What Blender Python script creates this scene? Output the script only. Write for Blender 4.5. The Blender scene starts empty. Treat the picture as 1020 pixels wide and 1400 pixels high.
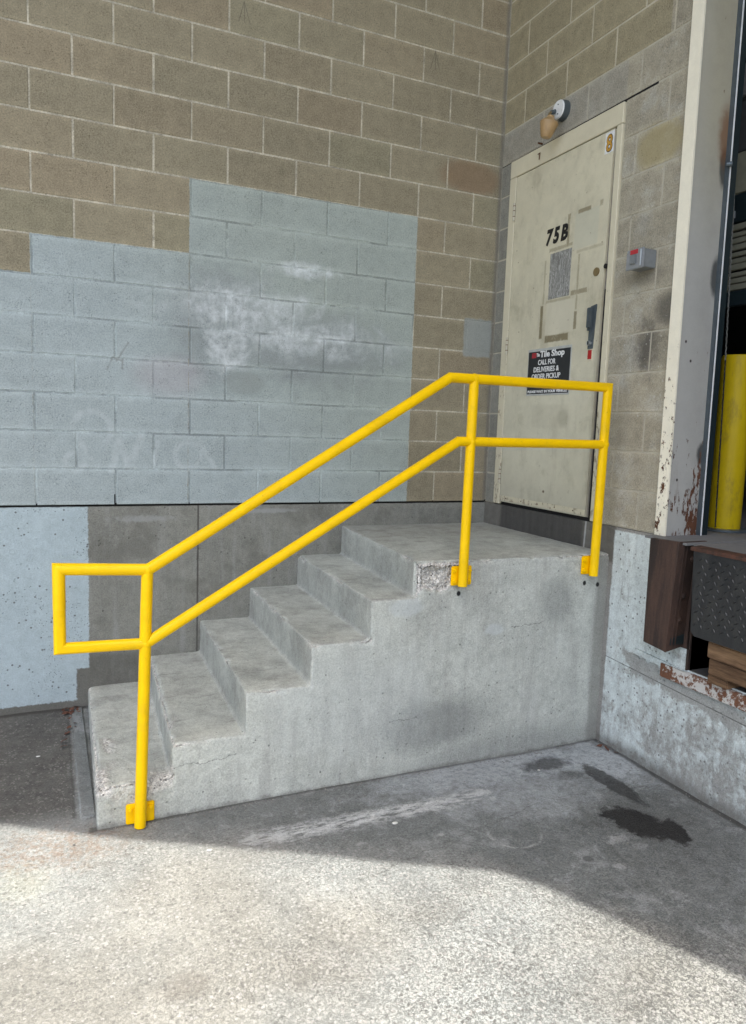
import bpy, bmesh, math, random
import numpy as np
from mathutils import Vector, Matrix
random.seed(7)
S = bpy.context.scene
COL = S.collection
# ------------------------------------------------------------------ camera
cd = bpy.data.cameras.new('camera'); cam = bpy.data.objects.new('camera', cd); COL.objects.link(cam)
cd.sensor_fit = 'HORIZONTAL'; cd.sensor_width = 36; cd.lens = 991.2876 / 1020 * 36
cd.clip_start = .05; cd.clip_end = 800
M = Matrix(((0.912933, 0.01515716, -0.40782791), (-0.40660799, 0.1194236, -0.90576373), (0.03497547, 0.99272769, 0.11518876))).to_4x4()
M.translation = (-2.79259, -4.29681, 0.482841)
cam.matrix_world = M
S.camera = cam
# ------------------------------------------------------------------ light
SUN_EL = 70.0
TX, TY = 0.55, 0.835           # the way the sunlight travels over the ground
nrm = math.hypot(TX, TY); TX /= nrm; TY /= nrm
w = bpy.data.worlds.new('World'); S.world = w; w.use_nodes = True
nt = w.node_tree; nt.nodes.clear()
sky = nt.nodes.new('ShaderNodeTexSky'); sky.sky_type = 'NISHITA'; sky.sun_disc = False
sky.sun_elevation = math.radians(SUN_EL); sky.sun_rotation = math.atan2(-TX, -TY)
sky.air_density = 1.0; sky.dust_density = 4.0; sky.ozone_density = .4
bg = nt.nodes.new('ShaderNodeBackground'); bg.inputs[1].default_value = .15
wo = nt.nodes.new('ShaderNodeOutputWorld')
nt.links.new(sky.outputs[0], bg.inputs[0]); nt.links.new(bg.outputs[0], wo.inputs[0])
ld = bpy.data.lights.new('sun', 'SUN'); ld.energy = 2.0; ld.angle = math.radians(.3); ld.color = (1, .97, .905)
sun = bpy.data.objects.new('sun', ld); COL.objects.link(sun)
ce = math.cos(math.radians(SUN_EL)); TRAVEL = Vector((TX * ce, TY * ce, -math.sin(math.radians(SUN_EL))))
sun.rotation_euler = TRAVEL.to_track_quat('-Z', 'Y').to_euler(); sun.location = (-6, -8, 12)
S.view_settings.view_transform = 'Standard'; S.view_settings.look = 'None'
S.view_settings.gamma = 1; S.view_settings.use_curve_mapping = False
S.view_settings.exposure = 1.62
S.render.engine = 'CYCLES'
S.cycles.max_bounces = 8; S.cycles.diffuse_bounces = 5

# ------------------------------------------------------------------ node helper
class G:
    def __init__(s, name):
        s.mat = bpy.data.materials.new(name); s.mat.use_nodes = True
        s.t = s.mat.node_tree; s.t.nodes.clear()
        s.out = s.n('ShaderNodeOutputMaterial'); s.b = s.n('ShaderNodeBsdfPrincipled')
        s.l(s.b.outputs[0], s.out.inputs[0])
        s.geo = s.n('ShaderNodeNewGeometry'); s.P = s.geo.outputs['Position']
        sp = s.n('ShaderNodeSeparateXYZ'); s.l(s.P, sp.inputs[0])
        s.X, s.Y, s.Z = sp.outputs
        s._oi = None
    def n(s, k): return s.t.nodes.new(k)
    def l(s, a, b): s.t.links.new(a, b)
    def put(s, inp, v):
        if isinstance(v, bpy.types.NodeSocket): s.l(v, inp)
        elif isinstance(v, (tuple, list)) and inp.type == 'RGBA': inp.default_value = (*v[:3], 1)
        elif isinstance(v, (tuple, list)): inp.default_value = v
        else: inp.default_value = v
    def m(s, op, a, b=0.0, c=0.0, clamp=False):
        n = s.n('ShaderNodeMath'); n.operation = op; n.use_clamp = clamp
        for i, v in enumerate((a, b, c)): s.put(n.inputs[i], v)
        return n.outputs[0]
    def add(s, a, b): return s.m('ADD', a, b)
    def sub(s, a, b): return s.m('SUBTRACT', a, b)
    def mul(s, a, b): return s.m('MULTIPLY', a, b)
    def mn(s, *a):
        r = a[0]
        for x in a[1:]: r = s.m('MINIMUM', r, x)
        return r
    def mx(s, *a):
        r = a[0]
        for x in a[1:]: r = s.m('MAXIMUM', r, x)
        return r
    def sm(s, v, a, b, lo=0.0, hi=1.0, lin=False):
        n = s.n('ShaderNodeMapRange'); n.interpolation_type = 'LINEAR' if lin else 'SMOOTHSTEP'
        s.put(n.inputs[0], v); n.inputs[1].default_value = a; n.inputs[2].default_value = b
        n.inputs[3].default_value = lo; n.inputs[4].default_value = hi
        return n.outputs[0]
    def rnd(s):
        if s._oi is None: s._oi = s.n('ShaderNodeObjectInfo').outputs['Random']
        return s._oi
    def vec(s, sc=(1, 1, 1), off=(0, 0, 0)):
        n = s.n('ShaderNodeVectorMath'); n.operation = 'MULTIPLY_ADD'
        s.l(s.P, n.inputs[0]); n.inputs[1].default_value = sc; n.inputs[2].default_value = off
        return n.outputs[0]
    def noise(s, scale, detail=3, rough=.55, sc=(1, 1, 1), off=(0, 0, 0), dist=0.0, col=False):
        n = s.n('ShaderNodeTexNoise'); n.inputs['Scale'].default_value = scale
        n.inputs['Detail'].default_value = detail; n.inputs['Roughness'].default_value = rough
        n.inputs['Distortion'].default_value = dist
        s.l(s.vec(sc, off), n.inputs['Vector'])
        return n.outputs[1 if col else 0]
    def vor(s, scale, feature='F1', out=0, sc=(1, 1, 1), off=(0, 0, 0)):
        n = s.n('ShaderNodeTexVoronoi'); n.feature = feature; n.inputs['Scale'].default_value = scale
        s.l(s.vec(sc, off), n.inputs['Vector'])
        return n.outputs[out]
    def mix(s, f, a, b):
        n = s.n('ShaderNodeMix'); n.data_type = 'RGBA'
        s.put(n.inputs[0], f); s.put(n.inputs[6], a); s.put(n.inputs[7], b)
        return n.outputs[2]
    def scale(s, c, f):
        n = s.n('ShaderNodeVectorMath'); n.operation = 'SCALE'
        s.put(n.inputs[0], c if isinstance(c, bpy.types.NodeSocket) else tuple(c)); s.put(n.inputs[3], f)
        return n.outputs[0]
    def box(s, a, a0, a1, b, b0, b1, soft=.004, jit=None):
        t = []
        if a0 is not None: t.append(s.sub(a, a0))
        if a1 is not None: t.append(s.sub(a1, a))
        if b0 is not None: t.append(s.sub(b, b0))
        if b1 is not None: t.append(s.sub(b1, b))
        d = s.mn(*t)
        if jit is not None: d = s.add(d, jit)
        return s.sm(d, -soft, soft)
    def blob(s, a, a0, ra, b, b0, rb, jit=None, soft=.3):
        u = s.mul(s.sub(a, a0), 1 / ra); v = s.mul(s.sub(b, b0), 1 / rb)
        d = s.sub(1.0, s.m('SQRT', s.add(s.mul(u, u), s.mul(v, v))))
        if jit is not None: d = s.add(d, jit)
        return s.sm(d, -soft, soft)
    def seg(s, a, b, p, q, r, jit=None, soft=.01):
        "mask round the line p-q in the (a,b) plane"
        dx, dy = q[0] - p[0], q[1] - p[1]; L = dx * dx + dy * dy
        u = s.sub(a, p[0]); v = s.sub(b, p[1])
        t = s.m('MULTIPLY', s.add(s.mul(u, dx), s.mul(v, dy)), 1 / L, clamp=True)
        eu = s.sub(u, s.mul(t, dx)); ev = s.sub(v, s.mul(t, dy))
        d = s.sub(r, s.m('SQRT', s.add(s.mul(eu, eu), s.mul(ev, ev))))
        if jit is not None: d = s.add(d, jit)
        return s.sm(d, -soft, soft)
    def ring(s, a, a0, b, b0, r, wd, jit=None):
        u = s.sub(a, a0); v = s.sub(b, b0)
        d = s.m('ABSOLUTE', s.sub(s.m('SQRT', s.add(s.mul(u, u), s.mul(v, v))), r))
        d = s.sub(wd, d)
        if jit is not None: d = s.add(d, jit)
        return s.sm(d, -wd * .6, wd * .6)
    def cen(s, n, a): return s.mul(s.sub(n, .5), a)      # noise -> +-a/2
    def done(s, col, rough=.9, h=None, dist=.002, strength=1.0, metal=0.0, spec=.3):
        s.put(s.b.inputs['Base Color'], col); s.put(s.b.inputs['Roughness'], rough)
        s.put(s.b.inputs['Metallic'], metal); s.b.inputs['Specular IOR Level'].default_value = spec
        if h is not None:
            bn = s.n('ShaderNodeBump'); bn.inputs['Distance'].default_value = dist
            bn.inputs['Strength'].default_value = strength
            s.l(h, bn.inputs['Height']); s.l(bn.outputs[0], s.b.inputs['Normal'])
        return s.mat

def plain(name, col, rough=.6, metal=0.0, var=.12, sc=30, bump=.0004, spec=.4):
    g = G(name); n = g.noise(sc, 4); f = g.sm(n, .25, .75, 1 - var, 1 + var, True)
    return g.done(g.scale(col, f), rough, g.noise(sc * 6, 3), bump, 1, metal, spec)

# ------------------------------------------------------------------ materials
def paintA(g):
    j = g.cen(g.noise(28, 3), .012)
    a = g.box(g.X, None, -2.862, g.Z, 0.0, 1.224, .003, j)
    b = g.box(g.X, -2.864, -2.05, g.Z, 0.0, 1.425, .003, j)
    c = g.box(g.X, -2.05, -.617, g.Z, 0.0, 1.829, .003, j)
    d = g.box(g.X, -.236, -.02, g.Z, .985, 1.235, .008, g.cen(g.noise(20, 2), .03))
    return g.mx(a, b, c), d

def smear(g, col, fine, pale, k):
    "thin pale mortar film along the course lines of a block, broken up by noise"
    f = g.m('FRACT', g.mul(g.Z, 1 / .2032)); d = g.mn(f, g.sub(1.0, f))
    n = g.noise(20, 5, .75, off=(3, 1, 4))
    m1 = g.sm(g.sub(g.add(g.mul(n, .17), .0), d), .062, .078)
    e = g.sm(d, .20, .0, 0, .16)
    col = g.scale(col, g.add(1.0, e))
    return g.mix(g.mul(m1, k), col, g.scale(pale, g.add(1.0, g.cen(fine, .8))))

def wallA_colours(g, mortar=False):
    fine = g.noise(120, 4, .8); mid = g.noise(16, 5, .65); big = g.noise(1.6, 4, .6)
    brn = (.28, .245, .168) if not mortar else (.50, .46, .36)
    v = g.add(g.add(g.cen(fine, 1.7), g.cen(mid, .6)), g.cen(big, .3))
    if not mortar: v = g.add(v, g.cen(g.rnd(), .13))
    brown = g.scale(brn, g.add(1.0, v))
    if not mortar:
        # some blocks a bit greener, some redder
        h = g.m('FRACT', g.mul(g.rnd(), 7.31))
        brown = g.mix(g.sm(h, .75, 1, 0, .35), brown, g.scale((.26, .25, .165), g.add(1.0, v)))
        brown = g.mix(g.sm(h, .25, .0, 0, .35), brown, g.scale((.30, .235, .155), g.add(1.0, v)))
        # reddish block by the corner
        brown = g.mix(g.mul(g.blob(g.X, -.24, .22, g.Z, 2.13, .1, g.cen(mid, .8)), .5), brown, (.23, .135, .075))
    pm, pd = paintA(g)
    cl = g.noise(2.3, 6, .65, dist=.6)
    left = g.scale((.355, .405, .405), g.add(1.0, g.add(g.cen(fine, 1.3), g.add(g.cen(mid, .42), g.cen(cl, .35)))))
    grn = g.scale((.35, .39, .355), g.add(1.0, g.add(g.cen(fine, 1.2), g.add(g.cen(mid, .4), g.cen(cl, .3)))))
    pc = g.mix(g.sm(g.add(g.X, g.mul(g.Z, .8)), -1.9, -.2), left, grn)
    # grey patch under the cleaned area, white clouds
    cloud = g.noise(4.2, 6, .6, dist=1.4)
    dk = g.mx(g.blob(g.X, -1.85, .3, g.Z, 1.05, .3, g.cen(cloud, 1.2), .5), g.blob(g.X, -1.3, .5, g.Z, .95, .2, g.cen(cloud, 1.2), .5))
    pc = g.mix(g.mul(dk, .6), pc, g.scale((.22, .24, .24), g.add(1.0, g.cen(fine, .6))))
    wh = g.mx(g.blob(g.X, -1.72, .38, g.Z, 1.15, .12, g.cen(cloud, 3.2), .7),
              g.blob(g.X, -1.32, .42, g.Z, 1.0, .1, g.cen(cloud, 3.2), .7),
              g.blob(g.X, -1.35, .2, g.Z, 1.41, .05, g.cen(cloud, 2.2), .35),
              g.blob(g.X, -1.83, .14, g.Z, .92, .13, g.cen(cloud, 2.2), .35))
    wh = g.mul(wh, g.sm(g.noise(14, 6, .72), .25, .75))
    pc = g.mix(g.mul(wh, .95), pc, g.scale((.64, .68, .68), g.add(1.0, g.cen(fine, .5))))
    # ghost of scrubbed graffiti
    jt = g.cen(g.noise(30, 3), .02)
    gr = g.mx(g.mul(g.ring(g.X, -2.57, g.Z, .42, .1, .016, jt), g.sm(g.sub(g.Z, g.mul(g.X, -.3)), -.45, -.33)),
              g.seg(g.X, g.Z, (-2.66, .40), (-2.58, .26), .014, jt), g.seg(g.X, g.Z, (-2.47, .2), (-2.43, .36), .02, jt),
              g.seg(g.X, g.Z, (-2.43, .36), (-2.38, .22), .02, jt), g.seg(g.X, g.Z, (-2.38, .22), (-2.31, .38), .022, jt),
              g.seg(g.X, g.Z, (-2.24, .24), (-2.22, .36), .012, jt), g.ring(g.X, -2.05, g.Z, .29, .075, .014, jt),
              g.seg(g.X, g.Z, (-1.98, .36), (-1.90, .22), .014, jt), g.ring(g.X, -2.66, g.Z, .24, .05, .014, jt))
    pc = g.mix(g.mul(gr, g.sm(g.noise(13, 3), .3, .7, .08, .42)), pc, (.54, .59, .59))
    sq = g.mx(g.seg(g.X, g.Z, (-2.44, .80), (-2.38, .90), .004, jt, .006), g.seg(g.X, g.Z, (-2.46, .82), (-2.49, .75), .004, jt, .006),
              g.seg(g.X, g.Z, (-2.46, .82), (-2.41, .80), .004, jt, .006), g.seg(g.X, g.Z, (-2.41, .81), (-2.41, .76), .004, jt, .006))
    pc = g.mix(g.mul(sq, .6), pc, (.19, .19, .17))
    pk = g.blob(g.X, -2.15, .18, g.Z, .74, .1, g.cen(cl, .8), .5)
    pc = g.mix(g.mul(pk, .3), pc, (.42, .36, .38))
    gp = g.blob(g.X, -1.72, .12, g.Z, .72, .07, g.cen(mid, .5), .2)
    pc = g.mix(g.mul(gp, .4), pc, (.25, .275, .25))
    if mortar:
        pc = g.scale(pc, g.sm(g.noise(3.5, 4, .7, off=(5, 5, 5)), .35, .65, .70, 1.2))
        # mortar smeared, missing or dirty here and there
        brown = g.scale(brown, g.sm(g.noise(9, 5, .7, off=(2, 2, 2)), .35, .65, .72, 1.12))
    else:
        brown = smear(g, brown, fine, (.46, .42, .33), .55)
        pc = smear(g, pc, fine, (.50, .54, .53), .3)
    col = g.mix(pm, brown, pc)
    col = g.mix(g.mul(pd, .9), col, g.scale((.29, .31, .29), g.add(1.0, g.add(g.cen(fine, .6), g.cen(mid, .3)))))
    # pencil-like arrows on the brown blocks
    ar = []
    for cx, cz in ((-1.755, 2.76), (-.54, 2.78)):
        for dx in (-.03, .004, .035): ar.append(g.seg(g.X, g.Z, (cx, cz + .06), (cx + dx, cz - .05), .0012, None, .0022))
    col = g.mix(g.mul(g.mx(*ar), .7), col, (.05, .05, .05))
    # sealant and grime at the inside corner
    col = g.mix(g.mul(g.sm(g.add(g.X, g.cen(mid, .03)), -.035, -.012), .6), col, (.17, .165, .145))
    return col, fine, pm

def m_block(name, side):
    g = G(name)
    if side == 'A':
        col, fine, pm = wallA_colours(g)
    else:
        fine = g.noise(120, 4, .8); mid = g.noise(16, 5, .65); big = g.noise(3, 4, .6)
        v = g.add(g.add(g.cen(fine, 1.7), g.cen(mid, .7)), g.add(g.cen(big, .3), g.cen(g.rnd(), .13)))
        brown = g.scale((.285, .25, .163), g.add(1.0, v))
        raw = g.scale((.335, .305, .232), g.add(1.0, v))
        pale = g.scale((.40, .385, .33), g.add(1.0, v))
        raw = g.mix(g.mul(g.sm(g.noise(5, 5, .7), .48, .68), .7), raw, pale)
        raw = g.mix(g.mul(g.blob(g.Y, -1.4, .16, g.Z, 1.93, .1, g.cen(mid, .8), .3), .55), raw, (.33, .27, .11))
        raw = g.mix(g.mul(g.box(g.Y, -1.14, None, g.Z, 2.235, None, .01), .55), raw, g.scale((.27, .26, .225), g.add(1.0, v)))
        s1 = g.mx(g.blob(g.Y, -1.42, .07, g.Z, .95, .13, g.cen(g.noise(14, 6, .75), 3.0), .8), g.mul(g.blob(g.Y, -1.55, .09, g.Z, 1.12, .08, g.cen(mid, 1.2), .5), .9),
                  g.mul(g.blob(g.Y, -1.36, .13, g.Z, 1.30, .04, g.cen(mid, 1.2), .5), .5))
        raw = g.mix(g.mul(s1, .75), raw, (.06, .055, .05))
        raw = g.mix(g.mul(g.sm(g.noise(40, 3), .64, .7), g.mul(g.blob(g.Y, -1.3, .3, g.Z, .85, .3, None, .4), .7)), raw, (.5, .49, .44))
        bm_ = g.mul(g.sm(g.Z, 2.436, 2.441), g.sm(g.Y, -1.42, -1.415))
        raw = smear(g, raw, fine, (.50, .47, .38), .6); brown = smear(g, brown, fine, (.46, .42, .33), .55)
        col = g.mix(bm_, raw, brown)
        leftstrip = g.box(g.Y, -.125, None, g.Z, None, 2.236, .004)
        col = g.mix(leftstrip, col, g.scale((.24, .235, .2), g.add(1.0, v)))
    pit = g.vor(95, 'F1', 0); ps = g.noise(11, 2)
    pits = g.mul(g.sm(pit, .24, .10), g.sm(ps, .46, .58))
    col = g.mix(g.mul(pits, .7), col, g.scale(col, .4))
    sp = g.sm(g.vor(330, 'F1', 0, off=(3, 1, 2)), .32, .12)
    col = g.mix(g.mul(sp, .35), col, g.scale(col, .55))
    h = g.add(g.add(fine, g.mul(g.noise(90, 3), .8)), g.mul(pits, -2.5))
    return g.done(col, .93, h, .0016, .8)

def m_mortar(name, side):
    g = G(name)
    if side == 'A': col, fine, pm = wallA_colours(g, True)
    else:
        fine = g.noise(200, 3, .7); mid = g.noise(12, 4)
        v = g.add(1.0, g.add(g.cen(fine, .5), g.cen(mid, .5)))
        col = g.mix(g.sm(g.Z, 2.43, 2.45), g.scale((.42, .39, .31), v), g.scale((.47, .43, .33), v))
    dk = g.sm(g.noise(7, 4, .7), .6, .72)
    col = g.mix(g.mul(dk, .55), col, g.scale(col, .3))
    return g.done(col, .95, g.add(g.noise(120, 3), g.noise(30, 3)), .003, .8)

def concrete_base(g, c0, seed=0.0):
    fine = g.noise(130, 4, .8); mid = g.noise(22, 5, .65, off=(seed, 0, 0)); big = g.noise(3.0, 6, .65, off=(0, seed, 0), dist=.5)
    v = g.add(1.0, g.add(g.cen(fine, 1.5), g.add(g.cen(mid, .6), g.cen(big, .7))))
    col = g.scale(c0, v)
    # bug holes
    pd = g.vor(30, 'F1', 0, off=(seed, 1, 0)); pm = g.sm(g.noise(8, 3, off=(seed, 5, 1)), .48, .6)
    pits = g.mul(g.sm(pd, .15, .09), pm)
    pd2 = g.vor(120, 'F1', 0, off=(seed, 2, 0)); pits2 = g.mul(g.sm(pd2, .2, .1), g.sm(g.noise(5, 3, off=(2, seed, 1)), .45, .6))
    pits = g.mx(pits, g.mul(pits2, .8))
    col = g.mix(g.mul(pits, .75), col, g.scale(col, .28))
    fl = g.mul(g.sm(g.noise(75, 3, .7, off=(seed, 8, 0)), .62, .72), .45); col = g.mix(fl, col, g.scale(col, 1.45))
    fd = g.mul(g.sm(g.noise(58, 4, .75, off=(seed, 0, 8)), .60, .70), .55); col = g.mix(fd, col, g.scale(col, .6))
    h = g.add(g.add(g.mul(fine, .7), mid), g.mul(pits, -2.2))
    return col, h, fine, mid, big

def m_stairs():
    g = G('weathered concrete of the stairs')
    col, h, fine, mid, big = concrete_base(g, (.465, .485, .44))
    N = g.n('ShaderNodeSeparateXYZ'); g.l(g.geo.outputs['True Normal'], N.inputs[0])
    side = g.sm(g.mul(N.outputs[1], -1.0), .5, .8); top = g.sm(N.outputs[2], .6, .85)
    riser = g.sm(g.mul(N.outputs[0], -1.0), .5, .8)
    # vertical streaks on the side, run marks and painted shade on the risers
    st = g.noise(7, 6, .65, sc=(2.2, 1, .25)); st2 = g.noise(16, 5, .65, sc=(2.5, 1, .16), dist=.3)
    col = g.mix(g.mul(side, g.sm(st, .46, .68, 0, .38)), col, g.scale((.30, .295, .275), g.add(1.0, g.cen(fine, .9))))
    col = g.mix(g.mul(side, g.sm(st2, .5, .74, 0, .3)), col, g.scale((.55, .57, .54), g.add(1.0, g.cen(fine, .9))))
    bl = g.mx(g.blob(g.X, -1.03, .28, g.Z, -.98, .13, g.cen(big, 1.6), .5), g.mul(g.blob(g.X, -.33, .10, g.Z, -.40, .12, g.cen(big, 1.5), .5), .7),
              g.mul(g.blob(g.X, -.55, .6, g.Z, -1.22, .14, g.cen(mid, 1.0), .5), .8))
    col = g.mix(g.mul(g.mul(bl, side), .6), col, g.scale((.16, .168, .16), g.add(1.0, g.cen(fine, 1.0))))
    lt = g.mx(g.blob(g.X, -1.23, .09, g.Z, -.37, .045, g.cen(mid, 1.4), .25), g.blob(g.X, -.72, .06, g.Z, -.52, .03, g.cen(mid, 1.4), .3),
              g.mul(g.blob(g.X, -1.5, .4, g.Z, -.8, .25, g.cen(big, 1.6), .5), .5))
    col = g.mix(g.mul(g.mul(lt, side), .6), col, g.scale((.50, .54, .53), g.add(1.0, g.cen(fine, .6))))
    # hairline cracks
    jc = g.cen(g.noise(14, 5, .7, off=(6, 1, 2)), .07)
    for p, q in (((-1.30, -.935), (-1.14, -.925)), ((-2.33, -1.0), (-2.05, -.985)), ((-.62, -.52), (-.42, -.50))):
        col = g.mix(g.mul(g.mul(side, g.seg(g.X, g.add(g.Z, jc), p, q, .0012, None, .0022)), .8), col, (.07, .07, .065))
    # right end darker stripe beside the white wall
    col = g.mix(g.mul(side, g.sm(g.add(g.X, g.cen(mid, .03)), -.09, -.055, 0, .55)), col, (.15, .145, .13))
    # holes left by old anchors
    hl = g.mx(*[g.blob(g.X, x, .011, g.Z, z, .013, None, .3) for x, z in ((-.944, -.318), (-.159, -.309), (-.068, -.322))])
    col = g.mix(g.mul(hl, side), col, (.02, .02, .02))
    # treads: dirt patches, landing darker towards the wall, trodden paler nosings
    dirt = g.noise(7, 6, .7, off=(4, 0, 0))
    col = g.mix(g.mul(top, g.sm(dirt, .42, .7, 0, .6)), col, g.scale((.25, .245, .23), g.add(1.0, g.cen(fine, .9))))
    col = g.mix(g.mul(g.mul(top, g.sm(g.Z, -.17, -.155)), g.sm(g.Y, -.9, -.3, 0, .35)), col, (.20, .18, .15))
    scr = g.noise(5, 5, .7, sc=(1, 7, 1)); col = g.mix(g.mul(g.mul(top, g.sm(scr, .58, .72)), .5), col, (.11, .105, .1))
    rs = g.noise(6, 6, .72, sc=(1, 1.2, .8), off=(0, 3, 0), dist=.4)
    col = g.mix(g.mul(riser, g.sm(rs, .40, .68, .2, .65)), col, g.scale((.235, .23, .215), g.add(1.0, g.cen(fine, 1.2))))  # shade of the riser faces painted into the colour, broken by marks
    # exposed stones on worn edges and on the broken landing corner
    at = g.n('ShaderNodeAttribute'); at.attribute_name = 'wear'
    wear = at.outputs['Fac']
    stn = g.vor(95, 'F1', 1); sc_ = g.n('ShaderNodeSeparateColor'); g.l(stn, sc_.inputs[0])
    agg = g.mix(g.sm(sc_.outputs[0], .15, .8), g.scale((.44, .43, .40), g.add(1.0, g.cen(fine, 1.4))), (.74, .72, .67))
    agg = g.mix(g.sm(g.vor(95, 'DISTANCE_TO_EDGE', 0), .10, .02, 0, .5), agg, (.20, .19, .17))
    agg = g.mix(g.mul(g.sm(g.vor(38, 'F1', 0, off=(1, 1, 4)), .22, .12), .85), agg, (.07, .065, .06))
    col = g.mix(g.sm(wear, .25, .8), col, agg)
    col = g.mix(g.sm(g.add(g.Z, g.cen(mid, .06)), -1.19, -1.215, 0, .5), col, (.12, .115, .105))
    h = g.add(h, g.mul(g.mul(g.vor(110, 'F1', 0), wear), -2.5))
    return g.done(col, .92, h, .003, .8)

def m_foundA():
    g = G('foundation concrete left'); col, h, fine, mid, big = concrete_base(g, (.235, .235, .205), 3.0)
    st = g.noise(7, 5, .65, sc=(3, 1, .25))
    col = g.mix(g.sm(st, .48, .72, 0, .5), col, g.scale((.31, .315, .295), g.add(1.0, g.cen(fine, 1.0))))
    col = g.mix(g.sm(g.noise(2.4, 5, .7, off=(7, 0, 0)), .48, .64, 0, .6), col, g.scale((.145, .142, .122), g.add(1.0, g.cen(fine, 1.0))))
    # stepped dirt waves near the bottom left
    dz = g.add(g.Z, g.cen(g.noise(4, 4), .16))
    col = g.mix(g.mul(g.sm(g.X, -2.26, -2.28), g.sm(dz, -.82, -.88, 0, .55)), col, (.08, .075, .065))
    # pour seam
    col = g.mix(g.seg(g.X, g.Z, (-1.988, 0), (-1.99, -.9), .005, g.cen(g.noise(30, 3), .006), .004), col, (.085, .08, .07))
    pale = g.blob(g.X, -2.3, .14, g.Z, -.08, .018, g.cen(g.noise(30, 5, .75), 3.0), .6)
    pale = g.mx(pale, g.blob(g.X, -1.55, .16, g.Z, -.045, .014, g.cen(mid, 1.6), .4))
    col = g.mix(g.mul(pale, .5), col, (.36, .37, .36))
    # the blue-white paint left of the stairs, ragged at the foot
    v = g.add(1.0, g.add(g.cen(fine, .9), g.add(g.cen(mid, .45), g.cen(big, .3))))
    pnt = g.scale((.40, .475, .495), v)
    pit = g.mul(g.sm(g.vor(26, 'F1', 0, off=(5, 5, 5)), .18, .1), g.sm(g.noise(4.5, 3, off=(1, 2, 3)), .40, .5))
    pit = g.mx(pit, g.mul(g.sm(g.vor(70, 'F1', 0), .26, .12), g.sm(g.noise(3.1, 3, off=(8, 2, 3)), .5, .6)))
    pnt = g.mix(g.mul(pit, .85), pnt, (.11, .11, .105))
    j = g.cen(g.noise(34, 4, .7), .03)
    msk = g.box(g.X, None, -2.596, g.Z, -1.115, None, .004, j)
    notch = g.box(g.X, -2.665, -2.5, g.Z, -1.3, -.93, .006, j)
    msk = g.mul(msk, g.sub(1.0, notch))
    col = g.mix(msk, col, pnt)
    col = g.mix(g.sm(g.add(g.Z, g.cen(mid, .02)), -.012, -.004, 0, .7), col, (.05, .045, .04))
    return g.done(col, .93, h, .003, .8)

def m_foundB():
    g = G('foundation concrete right'); col, h, fine, mid, big = concrete_base(g, (.27, .262, .24), 9.0)
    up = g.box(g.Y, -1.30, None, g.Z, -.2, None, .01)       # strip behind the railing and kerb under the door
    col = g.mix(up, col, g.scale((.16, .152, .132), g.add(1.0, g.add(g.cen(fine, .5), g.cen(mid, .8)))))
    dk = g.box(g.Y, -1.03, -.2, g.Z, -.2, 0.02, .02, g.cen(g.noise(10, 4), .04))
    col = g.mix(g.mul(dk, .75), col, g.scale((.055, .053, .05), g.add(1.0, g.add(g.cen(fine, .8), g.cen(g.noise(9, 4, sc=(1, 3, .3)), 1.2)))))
    col = g.mix(g.seg(g.Y, g.Z, (-1.055, 0), (-1.05, -.15), .006, g.cen(mid, .006), .004), col, (.42, .42, .4))
    v = g.add(1.0, g.add(g.cen(fine, 1.2), g.add(g.cen(mid, .8), g.add(g.cen(g.noise(9, 6, .7, sc=(1, 2.2, .4)), .8), g.cen(big, .4)))))
    pnt = g.scale((.58, .635, .62), v)
    pit = g.mul(g.sm(g.vor(30, 'F1', 0, off=(5, 5, 5)), .22, .1), g.sm(g.noise(5, 3, off=(1, 2, 3)), .36, .5))
    pnt = g.mix(g.mul(pit, .85), pnt, (.09, .09, .085))
    msk = g.box(g.Y, None, -1.289, g.Z, None, -.018, .005, g.cen(g.noise(26, 4, .7), .02))
    pe = g.noise(7.5, 7, .74, dist=.4); pe2 = g.noise(26, 5, .7, sc=(1, 1, .6))
    lowz = g.sm(g.Z, -.55, -1.15); far = g.sm(g.Y, -1.35, -1.9)
    thr = g.add(g.mul(lowz, .11), g.mul(far, .05))
    peel = g.sm(g.add(g.add(g.mul(pe, .6), g.mul(pe2, .4)), thr), .53, .70)
    # a grey unpainted run below the ledge
    grey = g.seg(g.Y, g.Z, (-1.50, -.70), (-2.6, -.80), .06, g.cen(pe, .35), .02)
    msk = g.mul(msk, g.sub(1.0, g.mx(g.mul(peel, .85), g.mul(grey, .8))))
    col = g.mix(msk, col, pnt)
    sk = g.noise(12, 5, .65, sc=(1, 3, .35)); col = g.mix(g.mul(g.sm(sk, .58, .75), .45), col, (.11, .105, .09))
    col = g.mix(g.seg(g.Y, g.Z, (-1.29, -.72), (-2.8, -.80), .0015, g.cen(mid, .006), .003), col, (.05, .05, .045))
    col = g.mix(g.sm(g.add(g.Z, g.cen(pe, .12)), -1.13, -1.2, 0, .7), col, g.scale((.14, .135, .12), g.add(1.0, g.cen(fine, .6))))
    return g.done(col, .9, g.add(h, g.mul(msk, .6)), .003, .9)

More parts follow.
